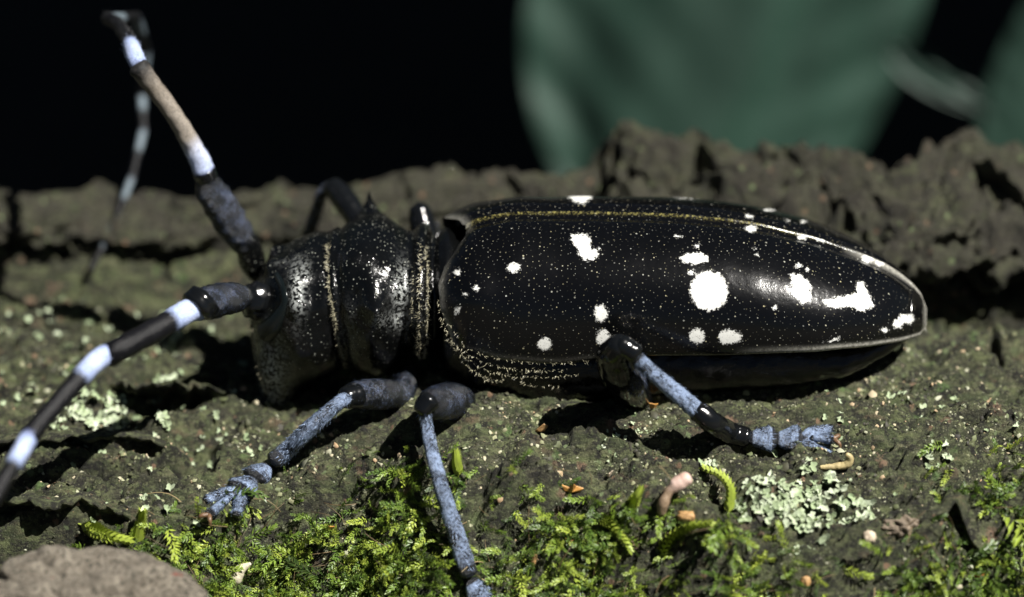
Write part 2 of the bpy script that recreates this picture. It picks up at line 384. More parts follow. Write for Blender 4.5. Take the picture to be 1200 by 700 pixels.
# body: one continuous skin from the tail to the mouth, rings T (top), B (bottom) in the mid plane, a = half width
rings = [(1072, 374, 1072, 386, .10), (1062, 364, 1062, 396, .30), (1030, 352, 1030, 412, .60), (985, 340, 985, 438, .85), (900, 322, 900, 452, 1.0), (760, 315, 760, 462, 1.1),
         (640, 315, 640, 475, 1.1), (560, 300, 555, 462, 1.0), (540, 274, 536, 450, .90), (525, 268, 522, 440, .84), (515, 272, 513, 412, .70), (509, 282, 507, 398, .68), (504, 270, 502, 408, .83),
         (498, 263, 496, 418, .89), (491, 263, 490, 418, .89), (486, 272, 485, 406, .80), (478, 275, 477, 408, .73),
         (466, 266, 466, 428, .82), (452, 260, 453, 436, .93), (438, 257, 442, 440, .98), (420, 260, 426, 438, .92), (406, 265, 417, 432, .88), (398, 273, 412, 424, .75), (392, 267, 409, 430, .87), (387, 275, 405, 418, .74),
         (382, 273, 403, 428, .82), (368, 274, 398, 434, .85), (347, 281, 388, 440, .88), (325, 294, 378, 446, .84), (304, 316, 370, 452, .76), (294, 345, 364, 458, .68),
         (296, 385, 358, 465, .60), (301, 420, 352, 472, .54), (307, 450, 346, 479, .48), (312, 472, 340, 485, .38), (319, 484, 334, 488, .22)]
def ring_points(T, B, a, th, scale=1.0):
    cu, cv = (T[0] + B[0]) / 2, (T[1] + B[1]) / 2
    x0 = (cu - 600) / 100; y0 = float(ym(x0)); c0 = P(cu, cv, y0)
    du = (T[0] - B[0]) / 200; dv = (B[1] - T[1]) / 200
    bz = math.sqrt(max(dv * dv - (a * SE) ** 2, (.55 * dv) ** 2)) / CE
    e1 = np.array((du, 0, bz)); e2 = np.array((0, -a, 0))
    ct, st = np.cos(th), np.sin(th); k = 2 / 2.25
    return c0 + scale * (np.sign(ct) * np.abs(ct) ** k)[:, None] * e1 + scale * (np.sign(st) * np.abs(st) ** k)[:, None] * e2
S = 96
th = np.linspace(0, 2 * np.pi, S, endpoint=False)
rs = np.array(rings, float)
Ld = np.concatenate([[0], np.cumsum(np.hypot(*(np.diff((rs[:, :2] + rs[:, 2:4]) / 2, axis=0)).T) + 4)])
tt = np.linspace(0, Ld[-1], 230)
ri = np.stack([np.interp(tt, Ld, rs[:, k]) for k in range(5)], -1)
ker = np.array([.25, .5, .25])
for k in range(5):
    e = np.pad(ri[:, k], 1, mode='edge'); ri[:, k] = np.convolve(e, ker, 'valid')
from mathutils import Euler
BV = np.stack([ring_points(r[:2], r[2:4], r[4], th) for r in ri])
m = BV.shape[0]
flat = BV.reshape(-1, 3)
cen = BV.mean(1, keepdims=True); nrm = (BV - cen); nrm /= np.linalg.norm(nrm, axis=2, keepdims=True) + 1e-9
flatn = nrm.reshape(-1, 3)
def push(center, rad, amt, direction=None, power=1.0):
    """raise a lump on the skin round a point"""
    q = np.linalg.norm(flat - center, axis=1) / rad
    f = amt * np.exp(-q ** (2 * power))[:, None]
    flat[:] = flat + f * (flatn if direction is None else np.asarray(direction))
def near_pt(u, v, near=True):
    pu, pv = proj(flat); dd = np.hypot(pu - u, pv - v) + np.where((flat[:, 1] < ym(flat[:, 0])) == near, 0, 999)
    return flat[np.argmin(dd)].copy()
push(near_pt(441, 366), .17, .34, (0.05, -.85, .5), .55)       # side spine of the thorax, near
push(near_pt(434, 262, False), .13, .40, (0, .35, .9), .45)     # and far
push(near_pt(347, 335), .16, .10); push(near_pt(345, 360), .14, .08); push(near_pt(420, 300), .25, .06); push(near_pt(458, 315), .14, .06)
push(near_pt(462, 372), .13, -.10); push(near_pt(415, 350), .12, -.06); push(near_pt(470, 340), .10, .05); push(near_pt(425, 372), .12, -.05)
push(near_pt(366, 345), .12, -.05); push(near_pt(372, 390), .25, -.06); push(near_pt(322, 405), .14, -.06); push(near_pt(312, 440), .12, .05)
push(near_pt(322, 312), .12, .10, (-.6, -.3, .7)); push(near_pt(318, 292, False), .12, .10, (-.5, .2, .8))
push(near_pt(440, 330), .10, .04); push(near_pt(405, 310), .10, .03); push(near_pt(430, 400), .12, .05)
flat += flatn * (.012 * perlin(flat[:, 0] * 7, flat[:, 2] * 7 + flat[:, 1] * 5, 71) + .007 * perlin(flat[:, 0] * 20, flat[:, 2] * 20, 72))[:, None]
idx = np.arange(m * S).reshape(m, S)
BF = np.stack([idx[:-1], np.roll(idx[:-1], -1, 1), np.roll(idx[1:], -1, 1), idx[1:]], -1).reshape(-1, 4)
BFl = [tuple(int(i) for i in f) for f in BF] + [tuple(int(i) for i in idx[0]), tuple(int(i) for i in idx[-1][::-1])]
pu, pv = proj(flat); pale = np.zeros(len(flat))  # pale: painted highlights and lit face, mingled with grey hair
for (u_, v_, ru, rv, am) in ((348, 340, 8, 30, 1.0), (356, 318, 7, 14, .5), (470, 345, 8, 28, .8), (443, 376, 7, 5, .9), (317, 440, 16, 38, .95), (470, 374, 16, 9, .6), (408, 395, 12, 30, .15), (330, 300, 22, 8, .3)):
    pale = np.maximum(pale, am * np.exp(-(((pu - u_) / ru) ** 2 + ((pv - v_) / rv) ** 2)))
bare = np.maximum(sstep(508, 516, pu), sstep(-.05, -.45, flat[:, 2] - np.interp(flat[:, 0], [-3.1, -2.6, -2.0, -1, 0], [-.95, -.45, -.05, .02, .02])))  # pale dots left out underneath and in the gap, painting in shade
body = mesh_obj('body', flat, BFl, CUT, beetle, BASE, {'pale': np.where(flat[:, 1] < 0, pale, 0), 'bare': bare})

# pale hair fringes along the seams of thorax and head
fm = M('golden_hair'); FR = fm.set(Base_Color=fm.mix(fm.ramp(fm.noise(30, 3), [(.35, 0), (.65, 1)]), (.02, .02, .015), (.36, .33, .22)), Roughness=.5)
def hair_strip(name, pts, out, count, length, spread, parent, seed=0, lie=(0, 0, 0)):
    """a dense line of short hairs along pts; out = outward normals"""
    r = np.random.default_rng(seed); n = len(pts)
    q = r.uniform(0, n - 1.001, count); i = q.astype(int); f = (q - i)[:, None]
    p = pts[i] * (1 - f) + pts[i + 1] * f; o = out[i] * (1 - f) + out[i + 1] * f
    tn = pts[i + 1] - pts[i]; tn /= np.linalg.norm(tn, axis=1)[:, None] + 1e-9
    cr = np.cross(tn, o); cr /= np.linalg.norm(cr, axis=1)[:, None] + 1e-9
    p = p + cr * r.normal(0, spread, (count, 1)) + o * .003
    d = tn * r.normal(.2, .6, (count, 1)) + cr * r.normal(.3, .6, (count, 1)) + o * r.uniform(.1, .6, (count, 1)) + np.array(lie)
    d /= np.linalg.norm(d, axis=1)[:, None]; sd_ = np.cross(d, o); sd_ /= np.linalg.norm(sd_, axis=1)[:, None] + 1e-9
    L = length * r.uniform(.4, 1.3, (count, 1)); w_ = .005
    V = np.stack([p - sd_ * w_, p + sd_ * w_, p + d * L], 1).reshape(-1, 3)
    o = mesh_obj(name, V, np.arange(count * 3).reshape(-1, 3), FR, parent, BASE); o['kind'] = 'stuff'
    return o
def ring_fringe(T, B, a, a0, a1, count, spread, seed):
    tb = np.radians(np.linspace(a0, a1, 90)); p0 = ring_points(T, B, a, tb, 1.0)
    c0 = ring_points(T, B, a, np.linspace(0, 6.28, 40), 1.0).mean(0); o = p0 - c0; o /= np.linalg.norm(o, axis=1)[:, None]
    # snap to the skin
    p = np.array([flat[np.argmin(((flat - x) ** 2).sum(1))] for x in p0])
    p[1:-1] = (p[:-2] + p[1:-1] * 2 + p[2:]) / 4; p = p + o * .006
    return hair_strip('seam_fringe', p, o, count, .05, spread, body, seed)
ring_fringe((387, 272), (409, 427), .83, 2, 150, 420, .007, 1)
ring_fringe((503, 268), (501, 421), .83, 12, 135, 330, .012, 2)
ring_fringe((495, 263), (493, 424), .875, 12, 130, 160, .012, 3)
ring_fringe((487, 266), (487, 424), .85, 30, 120, 60, .012, 4)

# wing cases
US = [520, 548, 600, 700, 800, 850, 890, 950, 1000, 1040, 1065, 1079, 1086]
VS = [270, 258, 249, 249, 252, 257, 263, 277, 294, 311, 328, 345, 363]
UE = [515, 545, 580, 650, 740, 850, 950, 1020, 1060, 1078, 1086]
VE = [385, 406, 419, 425, 415, 414, 410, 404, 397, 391, 381]
UA = [515, 530, 548, 600, 700, 800, 860, 920, 950, 980, 1010, 1035, 1055, 1070, 1080, 1086]
AA = [1.00, 1.08, 1.14, 1.20, 1.225, 1.245, 1.25, 1.235, 1.205, 1.12, .98, .83, .67, .50, .33, .08]
def smooth_interp(u, X_, Y_):
    return (np.interp(u - 9, X_, Y_) + 2 * np.interp(u, X_, Y_) + np.interp(u + 9, X_, Y_)) / 4 if True else 0
def wing(side):
    n, mj = 420, 170
    q = np.linspace(0, 1, n)[:, None]; t = 1 - (1 - q) ** 1.7
    ph = np.linspace(0, 1, mj)[None]
    uf = np.interp(ph, [0, .12, .3, .5, .75, 1], [546, 536, 521, 514, 516, 530])
    u = uf + (1086 - uf) * t
    vs, ve, a = [np.where(u > 1068, np.interp(u, *k), smooth_interp(u, *k)) for k in ((US, VS), (UE, VE), (UA, AA))]
    X = (u - 600) / 100
    for _ in range(2): y0 = ym(X)
    def zat(v, Y):   # height for image row v at depth Y
        k = (350 - v) / 100 / D; dy = CE + SE * k; dz = -SE + CE * k
        return CAM[2] + dz * (Y - CAM[1]) / dy
    zs = zat(vs, y0); ze = zat(ve, y0 - a)
    ang = ph * np.pi / 2; kx, kz = 2 / 2.25, 2 / 2.35
    # flatten the back a little, keep a suture ridge
    Y = a * np.sin(ang) ** kx
    z = ze + (zs - ze) * np.cos(ang) ** kz
    z = z - .03 * np.exp(-((Y - .10) / .07) ** 2) * (a > .5)
    # front rim rolls down
    f = np.exp(-(t / .018)); z = z - (.16 if side < 0 else .06) * f * (1 - .3 * ph); Yo = Y * (1 - .05 * f)
    hum = np.exp(-(((u - 560) / 26) ** 2 + ((ph - .62) / .16) ** 2)); Yo = Yo + .06 * hum
    dep = (D + (y0 - Yo) * CE - z * SE) / D
    x = X * dep
    rel = np.clip((u - 515) / 570, 0, 1)
    relief = .006 * perlin(x * 3, ph * 5, 81) + .0008 * perlin(x * 16, ph * 30, 82)
    z = z + relief
    V = np.stack([x, y0 - Yo, z], -1)
    # epipleuron: the edge turns in and under
    e1 = V[:, -1:] + np.array((0, .012, -.035)); e2 = V[:, -1:] + np.array((0, .09, -.075)); e3 = V[:, -1:] + np.array((0, .22, -.07))
    s1 = V[:, :1] + np.array((0, 0, .012)); s2 = V[:, :1] + np.array((0, .004, -.05))
    V = np.concatenate([s2, s1, V, e1, e2, e3], 1)
    uu = np.concatenate([u[:, :1], u[:, :1], u, u[:, -1:], u[:, -1:], u[:, -1:]], 1)
    pp = np.concatenate([0 * q, 0 * q, ph + 0 * q, 1 + 0 * q, 1 + 0 * q, 1 + 0 * q], 1)
    if side > 0:
        yy0 = ym((uu - 600) / 100); V[..., 1] = 2 * yy0 - V[..., 1] + .004
    else: V[..., 1] -= .002
    return V, uu, pp
E = lambda u, v, rx, ry: [(u + rx * math.cos(k) , v + ry * math.sin(k)) for k in np.linspace(0, 6.28, 13)[:-1]]
SPOTS_NEAR = [[(668, 275), (673, 273), (690, 274), (693, 283), (694, 291), (704, 291), (701, 300), (696, 307), (684, 306), (678, 298), (675, 292), (668, 282)],
  E(602, 314, 9, 7), E(558, 338, 5, 4), E(546, 345, 4, 2), [(533, 358), (542, 360), (538, 367), (532, 372), (530, 365)], E(536, 319, 5, 5),
  E(704, 367, 9.5, 12), E(707, 396, 10, 11), E(638, 403, 10, 8.5), E(814, 303, 18, 8), E(817, 288, 4, 3), E(795, 277, 6, 2),
  E(831, 341, 24, 25), E(811, 319, 5, 4), [(924, 320), (940, 321), (953, 335), (948, 352), (940, 360), (930, 346)], E(936, 312, 5, 4), E(946, 316, 3, 3),
  [(962, 352), (986, 346), (1002, 343), (1003, 329), (1012, 329), (1019, 343), (1027, 358), (1012, 367), (996, 361), (978, 362), (966, 360)], E(1062, 374, 11, 7), E(1052, 380, 7, 6), E(1037, 387, 6, 4),  # first spot here is widened leftwards by a painted highlight
  E(1017, 303, 9, 6), E(1032, 308, 8, 4), [(979, 274), (988, 274), (1012, 287), (1004, 288), (984, 280)], E(880, 268, 8, 5), E(914, 264, 8, 4), E(940, 278, 8, 4), E(962, 281, 5, 4),
  E(883, 291, 3, 2.5), E(887, 299, 3, 2.5), E(817, 394, 11, 10), E(855, 395, 15, 10), [(962, 402), (984, 394), (987, 398), (975, 402)], E(909, 361, 4, 4)]
SPOTS_FAR = [E(593, 221, 12, 3.5), [(664, 231), (670, 224), (694, 221), (695, 232), (685, 240), (672, 238)], E(807, 230, 22, 4), E(878, 254, 6, 3), E(902, 246, 9, 2.5), E(942, 260, 5, 2.5), E(922, 259, 4, 2)]
def sdf(poly, pu, pv):
    p = np.array(poly); q = np.roll(p, -1, 0); best = np.full(pu.shape, 1e9); ins = np.zeros(pu.shape, bool)
    for (ax, ay), (bx, by) in zip(p, q):
        ex, ey = bx - ax, by - ay; wx, wy = pu - ax, pv - ay
        t = np.clip((wx * ex + wy * ey) / (ex * ex + ey * ey + 1e-9), 0, 1)
        best = np.minimum(best, np.hypot(wx - t * ex, wy - t * ey))
        ins ^= ((ay > pv) != (by > pv)) & (pu < ex * (pv - ay) / (ey if abs(ey) > 1e-9 else 1e-9) + ax)
    return np.where(ins, best, -best)
em = M('wing_case_black')
flat2 = em.n('ShaderNodeCombineXYZ', {0: em.attr('ca'), 1: em.attr('cb'), 2: 0.0}).outputs[0]
vo = em.n('ShaderNodeTexVoronoi', {'Vector': flat2, 'Scale': 15.5}, voronoi_dimensions='2D'); cell = em.n('ShaderNodeSeparateColor', {0: vo.outputs['Color']})
rad_ = em.math('ADD', .055, em.math('MULTIPLY', em.math('POWER', cell.outputs[0], 4.0), .11))
dots = em.math('MULTIPLY', em.math('LESS_THAN', vo.outputs['Distance'], rad_), em.ramp(cell.outputs[2], [(.0, .03), (.5, .22), (1, .8)]))
c = em.mix(dots, (.0018, .0018, .002), em.mix(cell.outputs[1], (.40, .41, .38), (.38, .34, .20)))
seam = em.attr('seam'); seamf = em.math('MULTIPLY', seam, em.ramp(em.noise(34, 4, .8), [(.50, 0), (.62, 1)]))
c = em.mix(em.math('MULTIPLY', seamf, .8), c, (.34, .30, .10))
c = em.mix(em.math('MULTIPLY', em.attr('rim'), em.ramp(em.noise(30, 3, .7), [(.3, .3), (.6, 1)])), c, (.34, .33, .29))
edge = em.math('ADD', em.attr('spot'), em.math('MULTIPLY', em.math('SUBTRACT', em.noise(24, 5, .85), .5), 2.4))
spot = em.ramp(edge, [(.10, 0), (.34, 1)])
speck = em.ramp(em.noise(48, 3, .7), [(.30, .15), (.42, 1)])
c = em.mix(em.math('MULTIPLY', spot, speck), c, em.mix(em.noise(38, 3, .7), (.62, .62, .58), (.80, .80, .77)))
em.bump(em.math('ADD', em.noise(70, 3, .6), em.ramp(vo.outputs['Distance'], [(.05, 0), (.25, .4)])), .13, .008)
WING = em.set(Base_Color=c, Roughness=em.mix(spot, (.175,) * 3, (.75,) * 3), Specular_IOR_Level=.62)
for side, spots in ((-1, SPOTS_NEAR), (1, SPOTS_FAR)):
    V, uu, pp = wing(side); n, mj = V.shape[:2]; VV = V.reshape(-1, 3)
    pu, pv = proj(VV)
    sp = np.full(len(VV), -40.0)
    for s in spots: sp = np.maximum(sp, sdf(s, pu, pv))
    if side > 0:   # the far flank, out of sight, carries the pattern of the near one
        hid = pp.ravel() > .45
        Vn, _, _ = wing(-1); mu, mv = proj(Vn.reshape(-1, 3)); s2 = np.full(len(VV), -40.0)
        for s in SPOTS_NEAR: s2 = np.maximum(s2, sdf(s, mu, mv))
        sp = np.where(hid, s2, sp)
    ur, pr = uu.ravel(), pp.ravel()
    seam = np.exp(-(pr / .008) ** 2) * np.clip((1000 - ur) / 60, 0, 1)
    rim = np.maximum(np.exp(-((pr - 1) / .02) ** 2) * np.clip((ur - 860) / 120, 0, 1), np.exp(-(pr / .035) ** 2) * np.clip((ur - 985) / 40, 0, 1))
    rim = np.maximum(rim, .7 * sstep(1080, 1085, ur))
    rim = np.maximum(rim, np.exp(-((pr - 1) / .012) ** 2) * np.clip((700 - ur) / 60, 0, .12))
    rim = np.maximum(rim, np.exp(-((ur - np.interp(pr, [0, .12, .3, .5, .75, 1], [546, 536, 521, 514, 516, 530])) / 5) ** 2) * .8)
    arc = np.concatenate([np.zeros((n, 1)), np.cumsum(np.linalg.norm(np.diff(V, axis=1), axis=2), axis=1)], 1)
    idx = np.arange(n * mj).reshape(n, mj)
    F = np.stack([idx[:-1, :-1], idx[1:, :-1], idx[1:, 1:], idx[:-1, 1:]], -1).reshape(-1, 4)
    if side > 0: F = F[:, ::-1].copy()
    o = mesh_obj('wing_case', VV, F, WING, beetle, BASE, {'spot': sp * .12, 'seam': seam, 'rim': rim, 'ca': VV[:, 0], 'cb': arc.ravel() + side * 7})

# side plates with hairy ridges below the wing-case shoulder
def side_fringe(pts, count, spread, seed):
    count = int(count * .5)
    p = spline(px(pts), 80)[:, :3]; o = np.tile((0.0, -.9, .35), (80, 1))
    hair_strip('side_fringe', p, o, count, .035, spread, beetle, seed)
side_fringe([(513, 352, -1.06, 1), (520, 382, -1.14, 1), (537, 407, -1.24, 1), (568, 425, -1.32, 1), (612, 434, -1.34, 1), (665, 434, -1.34, 1)], 279, 0.010, 1)
side_fringe([(520, 372, -1.10, 1), (545, 405, -1.24, 1), (580, 420, -1.30, 1), (640, 426, -1.32, 1), (690, 424, -1.32, 1)], 171, 0.008, 6)
side_fringe([(524, 396, -1.06, 1), (545, 420, -1.16, 1), (580, 437, -1.24, 1), (630, 442, -1.29, 1), (680, 439, -1.29, 1)], 207, 0.010, 2)
side_fringe([(528, 402, -1.0, 1), (552, 432, -1.10, 1), (578, 446, -1.16, 1), (592, 444, -1.18, 1)], 189, 0.013, 3)
side_fringe([(600, 442, -1.2, 1), (622, 452, -1.2, 1), (655, 453, -1.2, 1)], 72, 0.011, 5)

# head details
def ell(c, rad, seed=0, rx=(0, 0, 0), n=24):
    th_ = np.linspace(0, np.pi, n)[:, None]; p_ = np.linspace(0, 2 * np.pi, 2 * n, endpoint=False)[None]
    V = np.stack([np.sin(th_) * np.cos(p_) * rad[0], np.sin(th_) * np.sin(p_) * rad[1], np.cos(th_) * rad[2] + 0 * p_], -1).reshape(-1, 3)
    from mathutils import Euler
    Mx = np.array(Euler(rx).to_matrix()); V = V @ Mx.T
    idx = np.arange(n * 2 * n).reshape(n, 2 * n)
    F = np.stack([idx[:-1], idx[1:], np.roll(idx[1:], -1, 1), np.roll(idx[:-1], -1, 1)], -1).reshape(-1, 4)
    return V + np.asarray(c), F
def surf(u, v, off=0):
    p = near_pt(u, v); return p
eye_pts = [surf(322, 322), surf(333, 342), surf(333, 362), surf(324, 380), surf(312, 392)]
ek = M('eye_facets'); ek.bump(ek.voro(60).outputs['Distance'], .25, .01)
EYE = ek.set(Base_Color=(.004, .006, .006), Roughness=.14, Specular_IOR_Level=.6)
V, F, t = tube(np.array([[*(p + np.array((0, .035, 0))), r_] for p, r_ in zip(eye_pts, (.035, .055, .065, .11, .13))]), 40, 16)
mesh_obj('eye', V, F, EYE, body, BASE)
V, F = ell(surf(304, 350) + (-.01, -.02, 0), (.22, .20, .24)); V = V + .022 * perlin(V[:, 0] * 12, V[:, 2] * 12, 77)[:, None]
mesh_obj('antenna_socket', V, F, GLOSS, body, BASE)
fl = np.array([surf(u_, v_) for u_, v_ in ((296, 366), (298, 385), (301, 405), (305, 425), (309, 445), (313, 462))])
hair_strip('face_fringe', spline(np.hstack([fl, fl[:, :1] * 0]), 40)[:, :3] + (-.01, -.02, 0), np.tile((-.6, -.7, .2), (40, 1)), 160, .05, .008, body, 9)
y_m = float(ym(-2.9))
for s in (-1, 1):
    V, F, t = tube(px([(330, 462, y_m + s * .22, 13), (318, 478, y_m + s * .26, 11), (322, 490, y_m + s * .16, 7), (334, 493, y_m + s * .04, 3)]), 18, 12)
    mesh_obj('mandible', V, F, GLOSS, body, BASE)
    V, F, t = tube(px([(366, 462, y_m + s * .35, 4), (368, 474, y_m + s * .4, 4.5), (365, 484, y_m + s * .4, 3)]), 14, 8)
    mesh_obj('palp', V, F, FR, body, BASE)

# legs and antennae
def pub(name, dark, pale, amount, rough=.42, streak=40):
    k = M(name); n_ = k.noise(streak, 5, .8); n2 = k.noise(5, 4, .6)
    f = k.ramp(k.math('ADD', k.math('MULTIPLY', n_, .6), k.math('MULTIPLY', n2, .55)), [(.60 - amount * .2, 0), (.80 - amount * .2, 1)])
    ends = k.ramp(k.attr('along'), [(.02, 0), (.10, 1), (.90, 1), (.97, 0)])
    cc = k.mix(k.math('MULTIPLY', f, ends), dark, k.mix(k.noise(25, 3), pale, tuple(x * .45 for x in pale)))
    cc = k.mix(k.attr('hair'), cc, tuple(min(.8, x * 1.1) for x in pale))
    k.bump(k.math('ADD', k.noise(45, 5, .8), k.noise(9, 3, .6)), .8, .03)
    return k.set(Base_Color=cc, Roughness=rough, Specular_IOR_Level=.5)
BLUE = pub('blue_grey_hair', (.008, .009, .012), (.36, .47, .70), .54, .22)
DBLUE = pub('sparse_blue_hair', (.004, .005, .007), (.085, .11, .18), .22, .2)
def banded(name, stops, rough=.30):
    k = M(name); n_ = k.noise(30, 4, .7)
    a_ = k.math('ADD', k.attr('along'), k.math('MULTIPLY', k.math('SUBTRACT', n_, .5), .10))
    cc = k.ramp(a_, stops); cc = k.mix(k.math('MULTIPLY', k.attr('hair'), .3), cc, k.mix(.25, cc, (.6, .6, .6))); cc = k.mix(k.ramp(k.noise(50, 3, .7), [(.35, .55), (.6, 0)]), cc, k.mix(.85, cc, (.01, .01, .012)))
    k.bump(k.noise(55, 4, .7), .5, .02)
    return k.set(Base_Color=cc, Roughness=rough, Specular_IOR_Level=.22)
BAND = banded('banded_hair', [(.0, (.05, .06, .12)), (.06, (.36, .44, .70)), (.18, (.50, .58, .82)), (.30, (.36, .44, .68)), (.37, (.006, .006, .007)), (1, (.003, .003, .004))])
BANDF = banded('faint_banded_hair', [(.0, (.02, .02, .03)), (.10, (.15, .19, .22)), (.40, (.15, .19, .22)), (.52, (.006, .006, .007)), (1, (.004, .004, .005))])
BROWNB = banded('brown_banded_hair', [(.0, (.05, .06, .14)), (.05, (.48, .56, .80)), (.20, (.56, .61, .78)), (.34, (.30, .265, .225)), (.8, (.22, .19, .155)), (.93, (.14, .125, .11)), (1, (.02, .02, .02))], .4)

HAIRY = {'blue_grey_hair': 420, 'sparse_blue_hair': 240, 'banded_hair': 260, 'brown_banded_hair': 330, 'faint_banded_hair': 0}
def seg_obj(name, ctrl, mat, parent, n=30, seg=16, flat=1.0, rough=.06, seed=0, r0=.6, r1=.6):
    V, F, t = tube(px(ctrl) if isinstance(ctrl, list) else ctrl, n, seg, flat, r0, r1, rough, seed)
    at = {'along': t}
    n_h = HAIRY.get(mat.name, 0)
    if n_h:
        n_h = int(n_h * max(.25, min(1.6, np.ptp(V, axis=0).max() / .8)))
        V, F, t, hr = hairs_on(V, F, t, seg, n_h, .06, seed + 11); at = {'along': t, 'hair': hr}
    return mesh_obj(name, V, F, mat, parent, BASE, at)

# near antenna
ant = seg_obj('antenna', [(287, 348, -1.12, 12), (277, 349, -1.2, 17), (260, 351, -1.32, 19), (244, 355, -1.5, 19), (234, 358, -1.6, 17)], DBLUE, beetle, seed=1)
seg_obj('antenna_joint', [(240, 350, -1.6, 20), (231, 360, -1.68, 21)], GLOSS, ant, 8, r0=.3, r1=.3)
seg_obj('antenna_segment', [(232, 361, -1.66, 15), (220, 365, -1.78, 13.5), (180, 388, -2.2, 13), (145, 407, -2.55, 13.5), (128, 416, -2.6, 14.5)], BAND, ant, seed=2)
seg_obj('antenna_segment', [(129, 414, -2.6, 12.5), (112, 424, -2.75, 11.5), (80, 458, -3.1, 10.5), (50, 492, -3.45, 10.5), (34, 512, -3.65, 11.5)], BAND, ant, seed=3)
seg_obj('antenna_segment', [(35, 510, -3.65, 10), (24, 530, -3.85, 9.5), (2, 568, -4.25, 8.5), (-30, 625, -4.7, 8.5)], BAND, ant, seed=4)
# far antenna: up, then looping back and down behind
fy = .55
ant = seg_obj('antenna', [(303, 322, fy, 12), (296, 308, fy, 16), (292, 290, fy, 15), (287, 278, fy, 13)], CUT, beetle, seed=5)
seg_obj('antenna_scape', [(290, 292, fy, 13), (276, 270, fy, 19), (258, 240, fy + .05, 20), (246, 222, fy + .1, 18), (241, 212, fy + .1, 13)], DBLUE, ant, seed=6, rough=.14)
seg_obj('antenna_joint', [(243, 210, fy + .1, 13), (239, 201, fy + .1, 14)], GLOSS, ant, 8, r0=.3, r1=.3)
seg_obj('antenna_segment', [(240, 202, fy + .1, 13), (231, 182, fy + .12, 12), (206, 138, fy + .15, 10.5), (180, 102, fy + .2, 11), (163, 80, fy + .2, 12.5)], BROWNB, ant, seed=7, rough=.12)
seg_obj('antenna_segment', [(165, 82, fy + .2, 10), (158, 66, fy + .4, 10.5), (150, 46, fy + .9, 9), (138, 28, fy + 1.5, 8), (126, 22, fy + 1.8, 8)], BAND, ant, seed=8)
chain = [(128, 22, 2.4), (160, 20, 3.6), (172, 58, 4.2), (166, 112, 4.2), (168, 152, 3.8), (155, 207, 3.2), (133, 264, 2.7), (106, 318, 2.2)]
for k in range(len(chain) - 1):
    (u0, v0, y0), (u1, v1, y1) = chain[k], chain[k + 1]; r = 6.6 - .4 * k
    ctrl = [(u0, v0, y0, r * 1.1), (u0 + (u1 - u0) * .5, v0 + (v1 - v0) * .5, (y0 + y1) / 2, r), (u1, v1, y1, r)]
    seg_obj('antenna_segment', ctrl, BANDF, ant, 20, 12, seed=9 + k)

def gp(u, v, lift=0.0):
    p = hit(u, v); return p
def pr(u, v, Y, r): return [*P(u, v, Y), r / 100]
def foot(leg, A, B, size, claw=1.0, lift=.09):
    """hairy toe joints from A to B along the bark: two fans, a split third one, then the claw joint"""
    a, b = np.array(A, float), np.array(B, float); d = b - a; d /= np.linalg.norm(d)
    up = np.array((0, -.25, .97)); up = up - d * (up @ d); up /= np.linalg.norm(up); sd_ = np.cross(d, up)
    L = size
    def fan(p, l, r0, r1, seed):
        seg_obj('toe_joint', np.array([[*p, r0], [*(p + d * l * .35), (r0 + r1) * .5], [*(p + d * l * .8), r1], [*(p + d * l), r1 * .92]]), BLUE, leg, 18, 16, .62, .10, seed, .5, .25)
    fan(a, L * .80, L * .30, L * .58, 3); fan(a + d * L * .98, L * .80, L * .30, L * .64, 4)
    q = a + d * L * 1.92
    for s in (-1, 1):
        seg_obj('toe_lobe', np.array([[*(q + sd_ * s * L * .04), L * .26], [*(q + d * L * .42 + sd_ * s * L * .42), L * .26], [*(q + d * L * 1.12 + sd_ * s * L * .72), L * .17]]), BLUE, leg, 16, 12, .7, .12, 5)
    e = q + d * L * .35 + up * L * .16
    seg_obj('claw_joint', np.array([[*e, L * .12], [*(e + d * L * .5 * claw), L * .16], [*(e + d * L * claw), L * .22]]), BLUE, leg, 16, 12, .9, .1, 6)
    t_ = e + d * L * (claw + .08)
    for s in (-1, 1):
        seg_obj('claw', np.array([[*t_, L * .10], [*(t_ + d * L * .22 + sd_ * s * L * .2), L * .085], [*(t_ + d * L * .3 + sd_ * s * L * .3 - up * L * .25), L * .02]]), CLAW, leg, 10, 8)
CLAW = plain('claw_brown', (.13, .075, .04), .3, .3, 20)
def shin(leg, ctrl, mat=None, seed=0, flat=.85):
    return seg_obj('shin', ctrl, mat or BLUE, leg, 40, 16, flat, .08, seed)

# near fore leg
leg = seg_obj('leg', [(478, 440, -.62, 13), (470, 460, -.98, 16), (448, 462, -1.25, 18), (425, 462, -1.5, 17), (410, 464, -1.62, 14)], DBLUE, beetle, seed=11)
seg_obj('knee', [(418, 463, -1.58, 15), (405, 466, -1.68, 13)], GLOSS, leg, 8)
f0 = gp(313, 556) + (0, -.05, .13); f1 = gp(258, 602) + (0, -.05, .10)
shin(leg, np.array([pr(412, 463, -1.66 + ym(-1.9), 8), pr(396, 473, -1.8 + ym(-2), 8.5), pr(362, 503, (f0[1] - 1.8 + ym(-2)) / 2, 10.5), pr(336, 528, f0[1] + .10, 11), [*(f0 + (.10, .02, .09)), .11]]), seed=12)
foot(leg, f0, f1, .29, 1.5)
